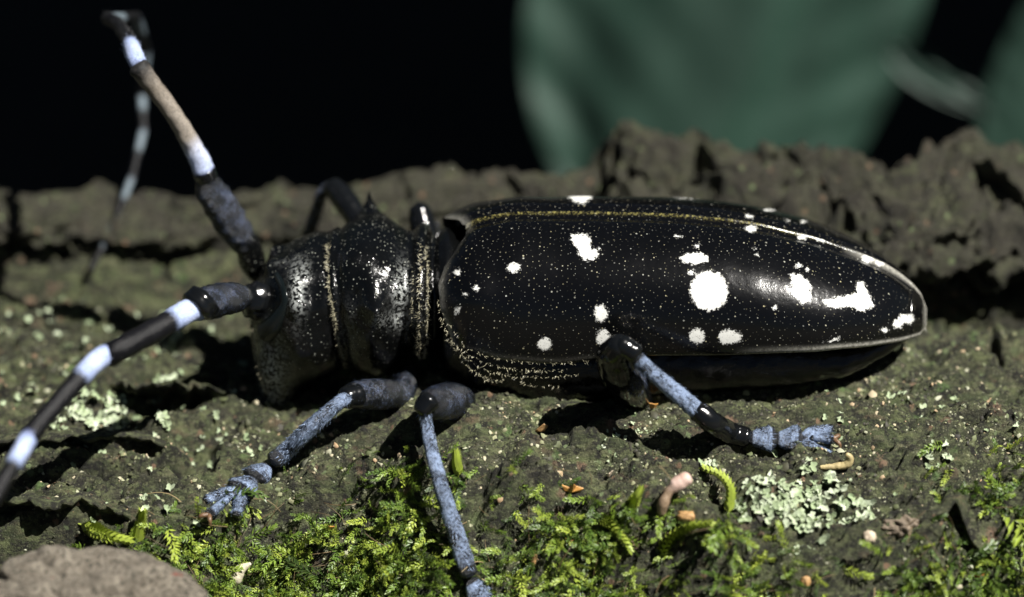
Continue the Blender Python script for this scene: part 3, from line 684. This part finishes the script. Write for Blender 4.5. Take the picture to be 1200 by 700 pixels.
# near middle leg
leg = seg_obj('leg', [(548, 470, -.9, 14), (532, 470, -1.3, 21), (518, 471, -1.65, 21), (506, 474, -1.9, 18), (498, 478, -2.0, 14)], DBLUE, beetle, seed=13)
seg_obj('knee', [(503, 470, -2.02, 13), (494, 481, -2.1, 10)], GLOSS, leg, 8)
f0 = gp(553, 690) + (0, -.05, .13); f1 = gp(578, 730) + (0, -.05, .10)
shin(leg, np.array([pr(497, 478, -2.08 + ym(-1), 7.5), pr(501, 505, -2.16 + ym(-1), 7.5), pr(514, 560, (f0[1] - 2.2) / 2, 8.5), pr(531, 615, f0[1] + .25, 10), [*(f0 + (-.04, .0, .13)), .11]]), seed=14)
foot(leg, f0, f1, .29, 1.2)
# near hind leg
leg = seg_obj('leg', [(752, 468, -.95, 14), (738, 455, -1.3, 22), (726, 434, -1.6, 25), (720, 415, -1.8, 20), (726, 404, -1.9, 14)], GLOSS, beetle, seed=15, flat=.9)
seg_obj('knee', [(728, 404, -1.9, 12), (744, 414, -1.95, 12)], GLOSS, leg, 10)
seg_obj('thigh_flap', [(738, 430, -1.72, 8), (746, 445, -1.74, 11), (744, 458, -1.7, 8)], DBLUE, leg, 12)
f0 = gp(880, 520) + (0, -.03, .10); f1 = gp(952, 524) + (0, -.03, .10)
shin(leg, np.array([pr(745, 418, -1.96, 8.5), pr(768, 440, -1.98, 9), pr(800, 467, -2.0, 10.5), pr(820, 484, -2.02, 11)]), seed=16)
seg_obj('shin_tip', np.array([pr(818, 482, -2.02, 12), pr(835, 496, -2.05, 13), pr(855, 508, f0[1] + .02, 13), [*(f0 + (-.06, 0, .01)), .11]]), GLOSS, leg, 16, rough=.15)
foot(leg, f0, f1, .30, .7)
# far legs
leg = seg_obj('leg', [(440, 300, .75, 13), (424, 266, 1.15, 14), (404, 235, 1.45, 15), (390, 219, 1.6, 13)], GLOSS, beetle, seed=17)
shin(leg, [(386, 219, 1.62, 9), (378, 226, 1.65, 8), (370, 250, 1.75, 9), (358, 285, 1.9, 10)], DBLUE, 18)
leg = seg_obj('leg', [(512, 320, .7, 15), (500, 285, 1.0, 16), (494, 258, 1.2, 16), (491, 246, 1.25, 13)], GLOSS, beetle, seed=19)
shin(leg, [(492, 244, 1.28, 9), (506, 270, 1.6, 9), (520, 300, 2.0, 10)], DBLUE, 20)
leg = seg_obj('leg', [(740, 400, .9, 15), (760, 350, 1.25, 18), (776, 330, 1.5, 14)], GLOSS, beetle, seed=21)
shin(leg, [(776, 330, 1.5, 10), (820, 335, 1.8, 11), (860, 345, 2.0, 11)], DBLUE, 22)

# ------------------------------------------------------------------ growth and litter on the log
def normal_at(x, y, e=.06):
    h0 = lambda a, b: height(np.array(a), np.array(b))
    n = np.stack([-(h0(x + e, y) - h0(x - e, y)) / (2 * e), -(h0(x, y + e) - h0(x, y - e)) / (2 * e), np.ones_like(x)], -1)
    return n / np.linalg.norm(n, axis=1, keepdims=True)
def scatter(templates, x, y, z, nrm, size, spin, tilt=0.0, lift=0.0):
    """many copies of small templates laid on the log, in one vertex array; also a random number per copy"""
    VV, FF, RR, o = [], [], [], 0
    which = rng.integers(0, len(templates), len(x))
    for k, (V, F) in enumerate(templates):
        i = np.where(which == k)[0]
        if not len(i): continue
        n = nrm[i]; a = np.stack([np.cos(spin[i]), np.sin(spin[i]), 0 * spin[i]], -1)
        ex = a - n * (a * n).sum(1, keepdims=True); ex /= np.linalg.norm(ex, axis=1, keepdims=True)
        tl = (tilt[i] if hasattr(tilt, '__len__') else np.full(len(i), tilt))[:, None]
        e1 = ex * np.cos(tl) + n * np.sin(tl); ez = n * np.cos(tl) - ex * np.sin(tl); ey = np.cross(ez, e1)
        W = V[None, :, 0:1] * e1[:, None] + V[None, :, 1:2] * ey[:, None] + V[None, :, 2:3] * ez[:, None]
        W = W * size[i][:, None, None] + np.stack([x[i], y[i], z[i]], -1)[:, None] + (n * lift)[:, None]
        VV.append(W.reshape(-1, 3)); FF.append((F[None] + (np.arange(len(i)) * len(V))[:, None, None]).reshape(-1, F.shape[1]) + o)
        RR.append(np.repeat(rng.random(len(i)), len(V))); o += len(i) * len(V)
    return np.vstack(VV), np.vstack(FF), np.concatenate(RR)

def sprig(seed, L=1.0, n=20, bend=.5):
    r = np.random.default_rng(seed); V, F = [], []
    t = np.linspace(0, 1, n); side = r.uniform(-.35, .35)
    sx = L * (t - .12 * t ** 3); sz = L * (bend * t ** 1.5 - bend * .8 * t ** 3); sy = L * side * t ** 2
    C = np.stack([sx, sy, sz], -1); T = np.gradient(C, axis=0); T /= np.linalg.norm(T, axis=1)[:, None]
    def leaf(p, d, nn, l, w_):
        s_ = np.cross(d, nn); s_ /= np.linalg.norm(s_) + 1e-9; o = len(V)
        V.extend([p - s_ * w_ * .3, p + d * l * .45 + s_ * w_ + nn * w_ * .5, p + d * l + nn * l * .12, p + d * l * .45 - s_ * w_ + nn * w_ * .5, p + d * l * .5 - nn * w_ * .1])
        F.extend([(o, o + 4, o + 1), (o + 1, o + 4, o + 2), (o + 2, o + 4, o + 3), (o + 3, o + 4, o)])
    for k in range(1, n):
        for q in range(3):
            a = q * 2.094 + k * 1.1 + r.uniform(-.3, .3)
            B = np.cross(T[k], (0, 0, 1)); B /= np.linalg.norm(B); N = np.cross(B, T[k])
            out = B * math.cos(a) * 1.25 + N * math.sin(a) * .55
            d = T[k] * r.uniform(.75, 1.1) + out * (1.05 - .55 * t[k]) + r.normal(0, .12, 3); d /= np.linalg.norm(d)
            leaf(C[k], d, N + out * .3, L * (.25 - .12 * t[k]) * r.uniform(.75, 1.25), L * .030)
    return np.array(V), np.array(F)
mm = M('moss_green')
rnd = mm.attr('rnd')
c = mm.ramp(mm.math('ADD', mm.math('MULTIPLY', rnd, .75), mm.math('MULTIPLY', mm.noise(1.7, 3), .35)), [(.12, (.022, .042, .010)), (.38, (.060, .115, .016)), (.62, (.14, .22, .024)), (.9, (.30, .37, .05))])
c = mm.mix(mm.ramp(mm.noise(22, 2), [(.45, 0), (.75, .4)]), c, (.20, .22, .07))
MOSS = mm.set(Base_Color=c, Roughness=.42, Specular_IOR_Level=.5)
k0 = M('dry_stem'); KM0 = k0.set(Base_Color=k0.ramp(k0.attr('rnd'), [(.3, (.05, .035, .02)), (.7, (.16, .11, .05)), (1, (.34, .26, .13))]), Roughness=.6)
T1 = [sprig(k, 1.0, 12, .2 + .18 * (k % 4)) for k in range(14)]
def edge_d(x, y): return front_edge(x) - y
# moss mat on the slope below the shelf
N = 30000
x = rng.uniform(-6.4, 6.6, N); y = rng.uniform(-5.6, -1.7, N); d = edge_d(x, y)
dens = np.clip(.62 + 1.5 * fbm(x * .8, y * .9, 90, 3), .22, 1) * sstep(-.15, .35, d)
dens = dens * (1 - .9 * sstep(-4.6, -5.3, x) * sstep(2.0, 1.2, d)) * (1 - .35 * sstep(2.4, 3.2, x) * sstep(.6, .2, d))
dens = dens + .9 * np.exp(-(((x + 1.55) / .75) ** 2 + ((y + 2.65) / .45) ** 2)) + 1.0 * np.exp(-(((x - 5.6) / .55) ** 2 + ((y + 2.7) / .4) ** 2))
k = rng.random(N) < dens * .80; x, y = x[k], y[k]
n = normal_at(x, y, .12)
V, F, r = scatter(T1, x, y, height(x, y), n, rng.lognormal(-1.45, .32, len(x)), rng.normal(-1.3, 1.3, len(x)), rng.uniform(.05, .85, len(x)), -.02)
MOSSMAT = mesh_obj('moss', V, F, MOSS, None, None, {'rnd': r}, smooth=False)
tag(MOSSMAT, 'bright and dark green feathery moss covering the front slope of the log', 'moss', kind='stuff')

# low dark undergrowth of tiny leaves, and dead stems among the moss
N = 26000
x = rng.uniform(-6.4, 6.6, N); y = rng.uniform(-5.4, -1.6, N); d = edge_d(x, y)
dens = np.clip(.5 + 1.3 * fbm(x * 1.1, y * 1.2, 92, 3), 0, 1) * sstep(-.5, .5, d) * (1 - .9 * sstep(-4.3, -5.0, x) * sstep(2.0, 1.2, d))
k = rng.random(N) < dens * .5; x, y = x[k], y[k]
V, F, r = scatter([sprig(50 + k, 1.0, 6, .3) for k in range(6)], x, y, height(x, y), normal_at(x, y, .12), rng.lognormal(-2.3, .35, len(x)), rng.uniform(0, 6.28, len(x)), rng.uniform(.1, 1.2, len(x)), -.01)
tag(mesh_obj('moss', V, F, MOSS, None, None, {'rnd': r * .55}, smooth=False), 'short dark moss fuzz filling the ground between the brighter moss fronds', 'moss', kind='stuff')
def stem(seed):
    r = np.random.default_rng(seed); q = np.linspace(0, 1, 5)[:, None]
    c_ = np.hstack([q, .25 * r.normal() * q ** 2, .3 * np.sin(q * 2.6) * r.uniform(.3, 1), .018 * (1 - .5 * q)])
    V, F, t = tube(c_, 6, 4); return V, F
N = 420
x = rng.uniform(-4.5, 6.4, N); y = rng.uniform(-4.6, -1.9, N); k = edge_d(x, y) > -.1; x, y = x[k], y[k]
V, F, r = scatter([stem(k) for k in range(6)], x, y, height(x, y), normal_at(x, y, .12), rng.uniform(.15, .42, len(x)), rng.uniform(0, 6.28, len(x)), rng.uniform(-.1, .7, len(x)), .04)
tag(mesh_obj('dead_stems', V, F, KM0, None, None, {'rnd': .35 + .6 * r}), 'thin dry brown stems tangled in the moss', 'stems', kind='stuff')

# crumbs of bark, soil and lichen dust
def crumb(seed):
    r = np.random.default_rng(seed); a = np.linspace(0, 2 * np.pi, 6)[:-1]
    V = np.vstack([np.stack([np.cos(a) * r.uniform(.5, 1.2, 5), np.sin(a) * r.uniform(.4, .9, 5), r.uniform(-.1, .25, 5)], -1), [(r.uniform(-.3, .3), r.uniform(-.3, .3), r.uniform(.35, .7))]])
    return V, np.array([(i, (i + 1) % 5, 5) for i in range(5)])
CR = [crumb(k) for k in range(8)]
km = M('crumb')
KM = km.set(Base_Color=km.ramp(km.attr('rnd'), [(0, (.018, .015, .011)), (.38, (.05, .05, .026)), (.58, (.10, .12, .05)), (.74, (.22, .22, .12)), (.88, (.38, .39, .28)), (1, (.38, .25, .14))]), Roughness=.7)
N = 34000
x = rng.uniform(-6.4, 6.6, N); y = rng.triangular(-4.4, -1.6, 2.5, N)
k = (edge_d(x, y) < .8) & (rng.random(N) < np.clip(.5 + 1.6 * fbm(x * 1.1, y * 1.6, 95, 3), .05, 1)); x, y = x[k], y[k]
V, F, r = scatter(CR, x, y, height(x, y), normal_at(x, y, .05), rng.lognormal(-4.05, .50, len(x)), rng.uniform(0, 6.28, len(x)), rng.uniform(-.4, .4, len(x)), -.004)
tag(mesh_obj('bark_crumbs', V, F, KM, None, None, {'rnd': r}, smooth=False), 'tiny brown and pale crumbs of bark and dust strewn over the log', 'crumbs', kind='stuff')

# lichen: small cupped lobes crowding into rosettes
def lobe(seed):
    r = np.random.default_rng(seed); m_ = 14; a = np.linspace(-1.9, 1.9, m_)
    rad = 1 + .28 * np.sin(a * 3.2 + r.uniform(0, 6)) + .12 * r.normal(size=m_)
    ring = lambda q, zz: np.stack([np.cos(a) * rad * q * .9 + .25, np.sin(a) * rad * q * .75, zz + .10 * np.sin(a * 4 + seed) * q], -1)
    V = np.vstack([[(-.2, 0, 0)], ring(.5, .16), ring(1, .32 + .1 * r.random())])
    f = [(0, 1 + i, 2 + i) for i in range(m_ - 1)]
    for i in range(m_ - 1):
        A_, B_, C_, D_ = 1 + i, 2 + i, 1 + m_ + i + 1, 1 + m_ + i; f += [(A_, D_, C_), (A_, C_, B_)]
    return V, np.array(f)
LB = [lobe(k) for k in range(8)]
hm = M('lichen_grey_green')
c = hm.mix(hm.attr('rnd'), (.24, .31, .17), (.50, .55, .42)); c = hm.mix(hm.ramp(hm.noise(20, 3), [(.4, 0), (.7, .5)]), c, (.22, .27, .12))
hm.bump(hm.noise(40, 3), .4, .02)
LIC = hm.set(Base_Color=c, Roughness=.8)
def lichen(spots, num, size, label):
    """spots: (u, v, spread in x, spread in y)"""
    c0 = hit(spots[0][0], spots[0][1]); X_, Y_ = [], []
    for (u, v, sx, sy), nn in zip(spots, num):
        p = hit(u, v); q = rng.normal(size=(nn, 2)); q /= np.maximum(1, np.linalg.norm(q, axis=1) / 1.6)[:, None]
        X_.append(p[0] + q[:, 0] * sx); Y_.append(p[1] + q[:, 1] * sy)
    X_, Y_ = np.concatenate(X_), np.concatenate(Y_)
    V, F, r = scatter(LB, X_, Y_, height(X_, Y_), normal_at(X_, Y_, .1), rng.uniform(.6, 1.3, len(X_)) * size, rng.uniform(0, 6.28, len(X_)), rng.uniform(-.1, .5, len(X_)), .02)
    o = mesh_obj('lichen_patch' if len(X_) > 25 else 'lichen_flakes', V, F, LIC, None, c0, {'rnd': r}); o.location = c0
    if len(X_) > 25: return tag(o, label, 'lichen', 'pale lichen patches on the log', 'stuff')
    return tag(o, label, 'lichen', None, 'stuff')
lichen([(905, 585, .22, .14), (935, 600, .28, .16), (985, 608, .22, .16), (870, 592, .08, .1), (950, 572, .16, .1)], [46, 70, 50, 12, 24], .065, 'largest pale green lichen rosette on the right shelf edge below the rear foot')
lichen([(108, 478, .22, .2), (88, 490, .18, .15), (135, 490, .12, .14)], [44, 30, 22], .06, 'yellowish pale lichen clump under the lower near antenna at the left')
lichen([(193, 474, .07, .16), (186, 490, .08, .08)], [20, 10], .06, 'small upright pale lichen inside the dark hole left of the head')
lichen([(168, 404, .26, .14), (195, 396, .16, .1), (130, 415, .1, .08)], [34, 18, 8], .05, 'blurred grey green lichen behind the middle of the near antenna')
lichen([(40, 395, .3, .12), (100, 380, .2, .1)], [14, 8], .05, 'scattered dim lichen flakes at the far left above the near antenna')
lichen([(60, 385, .1, .1), (20, 400, .1, .1)], [6, 5], .045, 'few faint lichen flakes beside the left picture edge')
lichen([(1095, 528, .12, .06), (1080, 530, .05, .08)], [7, 5], .05, 'little flat lichen flakes on bare bark right of the rear foot')
lichen([(832, 547, .06, .05)], [8], .05, 'tiny white green lichen at the tip of the curled moss shoot')
lichen([(715, 515, .1, .08), (755, 505, .14, .1)], [10, 10], .035, 'tiny lichen crumbs in the tuft below the rear knee')

x = np.concatenate([rng.uniform(-6.2, -2.7, 500), rng.uniform(2.5, 6.2, 90)]); y = np.concatenate([rng.uniform(-2.7, 2.2, 500), rng.uniform(-2.6, -.9, 90)])
k = rng.random(len(x)) < np.clip(.3 + 1.8 * fbm(x * 1.3, y * 1.5, 97, 3), 0, 1); x, y = x[k], y[k]
V, F, r = scatter(LB, x, y, height(x, y), normal_at(x, y, .1), rng.uniform(.03, .07, len(x)), rng.uniform(0, 6.28, len(x)), rng.uniform(-.1, .4, len(x)), .015)
tag(mesh_obj('lichen_flakes', V, F, LIC, None, None, {'rnd': r * .6}), 'dim pale lichen flakes dotted over the shelf of the log', 'lichen', kind='stuff')
# ------------------------------------------------------------------ single things lying on the log
def at_log(u, v, lift=0.0): p = hit(u, v); return p + np.array((0, -.3, 1)) * lift
def single(name, V, F, mat, loc, label, cat, attrs=None, smooth=True):
    o = mesh_obj(name, V, F, mat, None, loc, attrs, smooth); o.location = loc
    return tag(o, label, cat)
def blob(c0, rad, seed, amp=.25, n=40, freq=2.0, fine=.03):
    V, F = ell((0, 0, 0), (1, 1, 1), n=n)
    f = 1 + amp * perlin(V[:, 0] * freq + 3, V[:, 1] * freq + V[:, 2] * 1.7, seed) + amp * .5 * perlin(V[:, 2] * freq * 2, V[:, 0] * freq * 2 + V[:, 1], seed + 1) + fine * perlin(V[:, 0] * 9 + V[:, 1] * 5, V[:, 2] * 9, seed + 2)
    return V * f[:, None] * np.array(rad) + c0, F
sm = M('stone_grain')
c = sm.mix(sm.ramp(sm.noise(7, 6, .7), [(.35, 0), (.65, 1)]), (.15, .125, .095), (.33, .29, .23))
c = sm.mix(sm.ramp(sm.noise(22, 4, .7), [(.40, .9), (.5, 0)]), c, (.03, .028, .02))
c = sm.mix(sm.ramp(sm.noise(3.2, 3, .6), [(.66, 0), (.72, .8)]), c, (.28, .07, .05))
sm.bump(sm.noise(20, 6, .75), 1.0, .08); STONE = sm.set(Base_Color=c, Roughness=.85)
p = P(92, 716, -3.9)
V, F = blob(p, (1.35, .75, .58), 101, .20, 110, 2.2, .05)
single('stone', V, F, STONE, p, 'rounded grey brown grainy stone at the lower left corner below the moss', 'stone')

TAN = plain('dry_tan', (.34, .20, .08), .6, .35, 14)
ORANGE = plain('dry_orange', (.42, .21, .05), .55, .3, 12)
PALE = plain('pale_husk', (.52, .43, .32), .55, .3, 10)
CREAM = plain('cream_seed', (.62, .56, .42), .5, .2, 10)
# curled pinkish bud scale
p = at_log(783, 600, .05)
pk = M('pinkish_bud'); PINK = pk.set(Base_Color=pk.mix(pk.ramp(pk.attr('along'), [(.5, 0), (.7, 1)]), (.24, .17, .11), pk.mix(pk.noise(20, 3), (.62, .50, .46), (.42, .24, .16))), Roughness=.5); pk.bump(pk.noise(30, 4), .5, .02)
V, F, t = tube(np.array([[*(p + (-.08, -.06, .0)), .05], [*(p + (-.06, -.06, .12)), .065], [*(p + (.0, -.02, .24)), .05], [*(p + (.10, .02, .32)), .085], [*(p + (.2, .04, .38)), .075]]), 26, 14, rough=.15, seed=3)
single('bud_scale', V, F, PINK, p, 'curled brown bud scale with pinkish white tip at the upper moss edge', 'bud', {'along': t})
V, F = blob(at_log(805, 607, .02), (.12, .07, .06), 111, .3, 16); single('wood_chip', V, F, TAN, at_log(805, 607), 'flat tan wood chip just right of the curled bud scale', 'chip')
# pale seed at the lower left
p = at_log(279, 683, .1)
V, F, t = tube(np.array([[*(p + (-.06, 0, -.14)), .045], [*(p + (-.02, 0, 0)), .085], [*(p + (.04, 0, .10)), .06], [*(p + (.15, 0, .18)), .02]]), 20, 12, rough=.2, seed=5)
single('pale_seed', V, F, CREAM, p, 'pointed cream seed standing in the moss right of the stone', 'seed')
# scraps of dry leaf: thin torn plates
def scrap(u, v, pts, tilt, mat, name, label, lift=.05):
    p = at_log(u, v, lift); a_ = np.array(pts, float) * .01
    ex = np.array((1, 0, 0)); ey = np.array((0, -math.sin(tilt), math.cos(tilt))); ez = np.cross(ex, ey)
    top = [p + ex * x_ + ey * -y_ + ez * .02 * math.sin(k * 2.1) for k, (x_, y_) in enumerate(a_)]
    c_ = np.mean(top, 0) + ez * .03; n_ = len(top)
    V = np.array(top + [c_] + [q - ez * .012 for q in top] + [c_ - ez * .012])
    F = [(k, (k + 1) % n_, n_) for k in range(n_)] + [((k + 1) % n_ + n_ + 1, k + n_ + 1, 2 * n_ + 1) for k in range(n_)] + [((k + 1) % n_, k, k + n_ + 1, (k + 1) % n_ + n_ + 1) for k in range(n_)]
    o = mesh_obj(name, V, F, mat, None, p, None, False); o.location = p
    return tag(o, label, 'leaf scrap')
scrap(672, 578, [(-9, 8), (-10, -2), (-13, -8), (-5, -5), (0, -16), (3, -5), (11, -3), (6, 3), (5, 9), (-3, 10)], .5, ORANGE, 'leaf_scrap', 'torn orange leaf scrap with points at the top of the moss')
scrap(668, 638, [(-5, -9), (-3, -2), (5, -1), (3, 6), (-2, 10), (-6, 4)], .6, ORANGE, 'leaf_scrap', 'small orange leaf scrap lower down in the dark moss')
scrap(633, 507, [(-10, 8), (-4, -2), (4, -9), (9, -8), (5, 2), (0, 6)], .5, TAN, 'leaf_scrap', 'buff leaf scrap on the log below the shoulder of the beetle')
scrap(765, 479, [(-5, -8), (2, -9), (6, 0), (4, 9), (-3, 7)], .7, ORANGE, 'leaf_scrap', 'rust orange scrap leaning under the rear knee')
scrap(712, 560, [(-2, 8), (1, -8), (6, -10), (4, 0), (0, 9)], .7, PALE, 'leaf_scrap', 'slim pale scrap beside the orange torn leaf')
scrap(696, 468, [(-5, -4), (0, -8), (5, -2), (3, 5), (-3, 5)], .7, PALE, 'leaf_scrap', 'round pale scrap at the foot of the rear thigh')
scrap(386, 622, [(-5, -5), (3, -7), (6, 2), (0, 6), (-5, 4)], .6, ORANGE, 'leaf_scrap', 'orange brown scrap in the moss below the front knee')
scrap(1147, 678, [(-7, 3), (-2, -4), (7, -3), (6, 3), (-1, 4)], .6, plain('rust_red', (.35, .07, .03), .6), 'leaf_scrap', 'red scrap in the dark moss at the lower right')
p = at_log(625, 661, .04)
V, F, t = tube(np.array([[*(p + (-.01, 0, -.09)), .03], [*p, .034], [*(p + (.015, 0, .09)), .026]]), 12, 10, rough=.2, seed=8)
single('twig_stub', V, F, TAN, p, 'short upright tan twig stub in the dark moss right of the middle leg', 'twig')
p = at_log(985, 548, .03)
V, F, t = tube(np.array([[*(p + (-.22, 0, -.02)), .03], [*(p + (-.06, 0, -.01)), .04], [*(p + (.06, 0, .02)), .05], [*(p + (.10, 0, .10)), .042], [*(p + (.06, 0, .15)), .025]]), 26, 12, rough=.15, seed=9)
single('curled_husk', V, F, plain('husk_yellow', (.42, .34, .17), .45), p, 'hooked yellowish husk on the bark right of the rear foot', 'husk')
for u, v, r_, lab in ((1018, 632, .075, 'oval pale pebble at the right end of the big lichen'), (944, 684, .06, 'tan pebble low in the moss under the big lichen'), (1047, 620, .0, '')):
    if r_:
        p = at_log(u, v, .03); V, F = blob(p, (r_, r_ * .8, r_ * 1.15), int(u), .2, 18); single('pebble', V, F, PALE if r_ > .07 else TAN, p, lab, 'pebble')
p = at_log(1062, 618, -.02); V, F = blob(p, (.26, .12, .13), 131, .35, 30, 2.5, .06)
single('bark_chunk', V, F, plain('bark_tan', (.16, .125, .09), .8, .5, 9, .8), p, 'lumpy tan bark chunk at the edge of the right shelf beside the lichen', 'bark')
# loose bark flakes whose raised front edges leave dark gaps below
def bark_flake(u0, u1, v, back, lift, thick, seed, label):
    A, B = hit(u0, v), hit(u1, v); na, nb = 60, 22
    a = np.linspace(0, 1, na)[:, None]; b = np.linspace(0, 1, nb)[None]
    taper = np.sin(np.pi * np.clip(a, .02, .98)) ** .35
    x = A[0] + (B[0] - A[0]) * a + .05 * perlin(a * 6, b * 4, seed) + 0 * b
    yf = A[1] + (B[1] - A[1]) * a + .16 * perlin(a * 5 + seed, a * 0, seed) + .06 * perlin(a * 17, a * 0, seed + 1)
    y = yf + back * taper * b + (1 - taper) * back * .4
    h = base_h(x, y)
    top = h + lift * taper * (1 - b) ** .8 + .05 * (1 - b) - .10 * b ** 3 + .035 * fbm(x * 3, y * 6, seed + 2, 4) + .02 * perlin(x * 14, y * 14, seed + 3)
    bot = top - thick * (.35 + .65 * np.minimum(1, b * 4 + .15)) * (1 + .3 * perlin(x * 4, y * 4, seed + 4))
    V = np.vstack([np.stack([x, y, top], -1).reshape(-1, 3), np.stack([x, y + .02, bot], -1).reshape(-1, 3)])
    idx = np.arange(na * nb).reshape(na, nb); n_ = na * nb
    f = np.stack([idx[:-1, :-1], idx[1:, :-1], idx[1:, 1:], idx[:-1, 1:]], -1).reshape(-1, 4)
    F = [f, f[:, ::-1] + n_]
    for e in (idx[:, 0], idx[::-1, -1], idx[0, ::-1], idx[-1, :]):
        F.append(np.stack([e[:-1], e[:-1] + n_, e[1:] + n_, e[1:]], -1))
    o = mesh_obj('bark_flake', V, np.vstack(F), BARK, None, A); o.location = A
    return tag(o, label, 'bark flake')
bark_flake(118, 262, 470, .5, .30, .12, 201, 'raised bark flake over a black hollow left of the head, behind the near antenna tip')
bark_flake(-60, 196, 540, .55, .16, .10, 211, 'long flat bark flake with a dark gap under it left of the front foot')
bark_flake(-60, 150, 628, .5, .26, .12, 221, 'bark flake over a dark gap just above the stone at the lower left')
bark_flake(1080, 1290, 640, .5, .18, .10, 231, 'bark flake at the lower right edge below the moss tuft')
# single moss shoots that stand out
def shoot(uv, label, r0=.045):
    pts = [at_log(*q[:2], q[2]) for q in uv]
    V, F, t = tube(np.array([[*p, .012] for p in pts]), 26, 6); cen = spline(np.array([[*p, 0] for p in pts]), 26)[:, :3]
    V2, F2, o_ = [], [], 0
    T = np.gradient(cen, axis=0); T /= np.linalg.norm(T, axis=1)[:, None]
    for k in range(1, 26):
        for q in range(4):
            a_ = q * 1.571 + k * .8; B = np.cross(T[k], (0, -.5, .87)); B /= np.linalg.norm(B); Nn = np.cross(B, T[k])
            out = B * math.cos(a_) + Nn * math.sin(a_); d = T[k] + out * .75; d /= np.linalg.norm(d)
            l = r0 * 2.9 * (1.15 - .5 * k / 26); s_ = np.cross(d, out); s_ /= np.linalg.norm(s_)
            V2 += [cen[k], cen[k] + d * l * .45 + s_ * l * .22, cen[k] + d * l, cen[k] + d * l * .45 - s_ * l * .22]; F2 += [(o_, o_ + 1, o_ + 2), (o_, o_ + 2, o_ + 3)]; o_ += 4
    Ft = np.concatenate([F[:, [0, 1, 2]], F[:, [0, 2, 3]]])
    p = pts[0]
    o = mesh_obj('moss_shoot', np.vstack([V, np.array(V2)]), np.vstack([Ft, np.array(F2) + len(V)]), MOSS, None, p, {'rnd': np.full(len(V) + len(V2), .9)}, False); o.location = p
    return tag(o, label, 'moss shoot')
shoot([(853, 604, .0), (855, 585, .12), (845, 570, .16), (827, 555, .08)], 'arched bright green moss shoot under the rear foot, left of the big lichen')
shoot([(772, 655, .0), (785, 640, .1), (808, 628, .15), (830, 622, .12)], 'long bright moss shoot reaching right below the bud scale', .05)
shoot([(700, 606, .02), (715, 622, .12), (730, 640, .14), (737, 650, .1)], 'slanting green moss shoot between the orange scrap and bud scale')
shoot([(735, 605, 0), (742, 594, .06), (749, 582, .1)], 'short upright moss shoot left of the curled bud scale')
shoot([(538, 560, 0), (536, 550, .05), (535, 540, .1)], 'tiny bright moss shoot right beside the middle shin')
shoot([(92, 614, 0), (105, 625, .1), (125, 636, .14), (150, 640, .1)], 'bright moss shoot arching above the stone at the lower left', .06)
shoot([(160, 640, 0), (165, 625, .1), (168, 612, .14)], 'upright bright moss shoot right of the arching one at the lower left', .05)
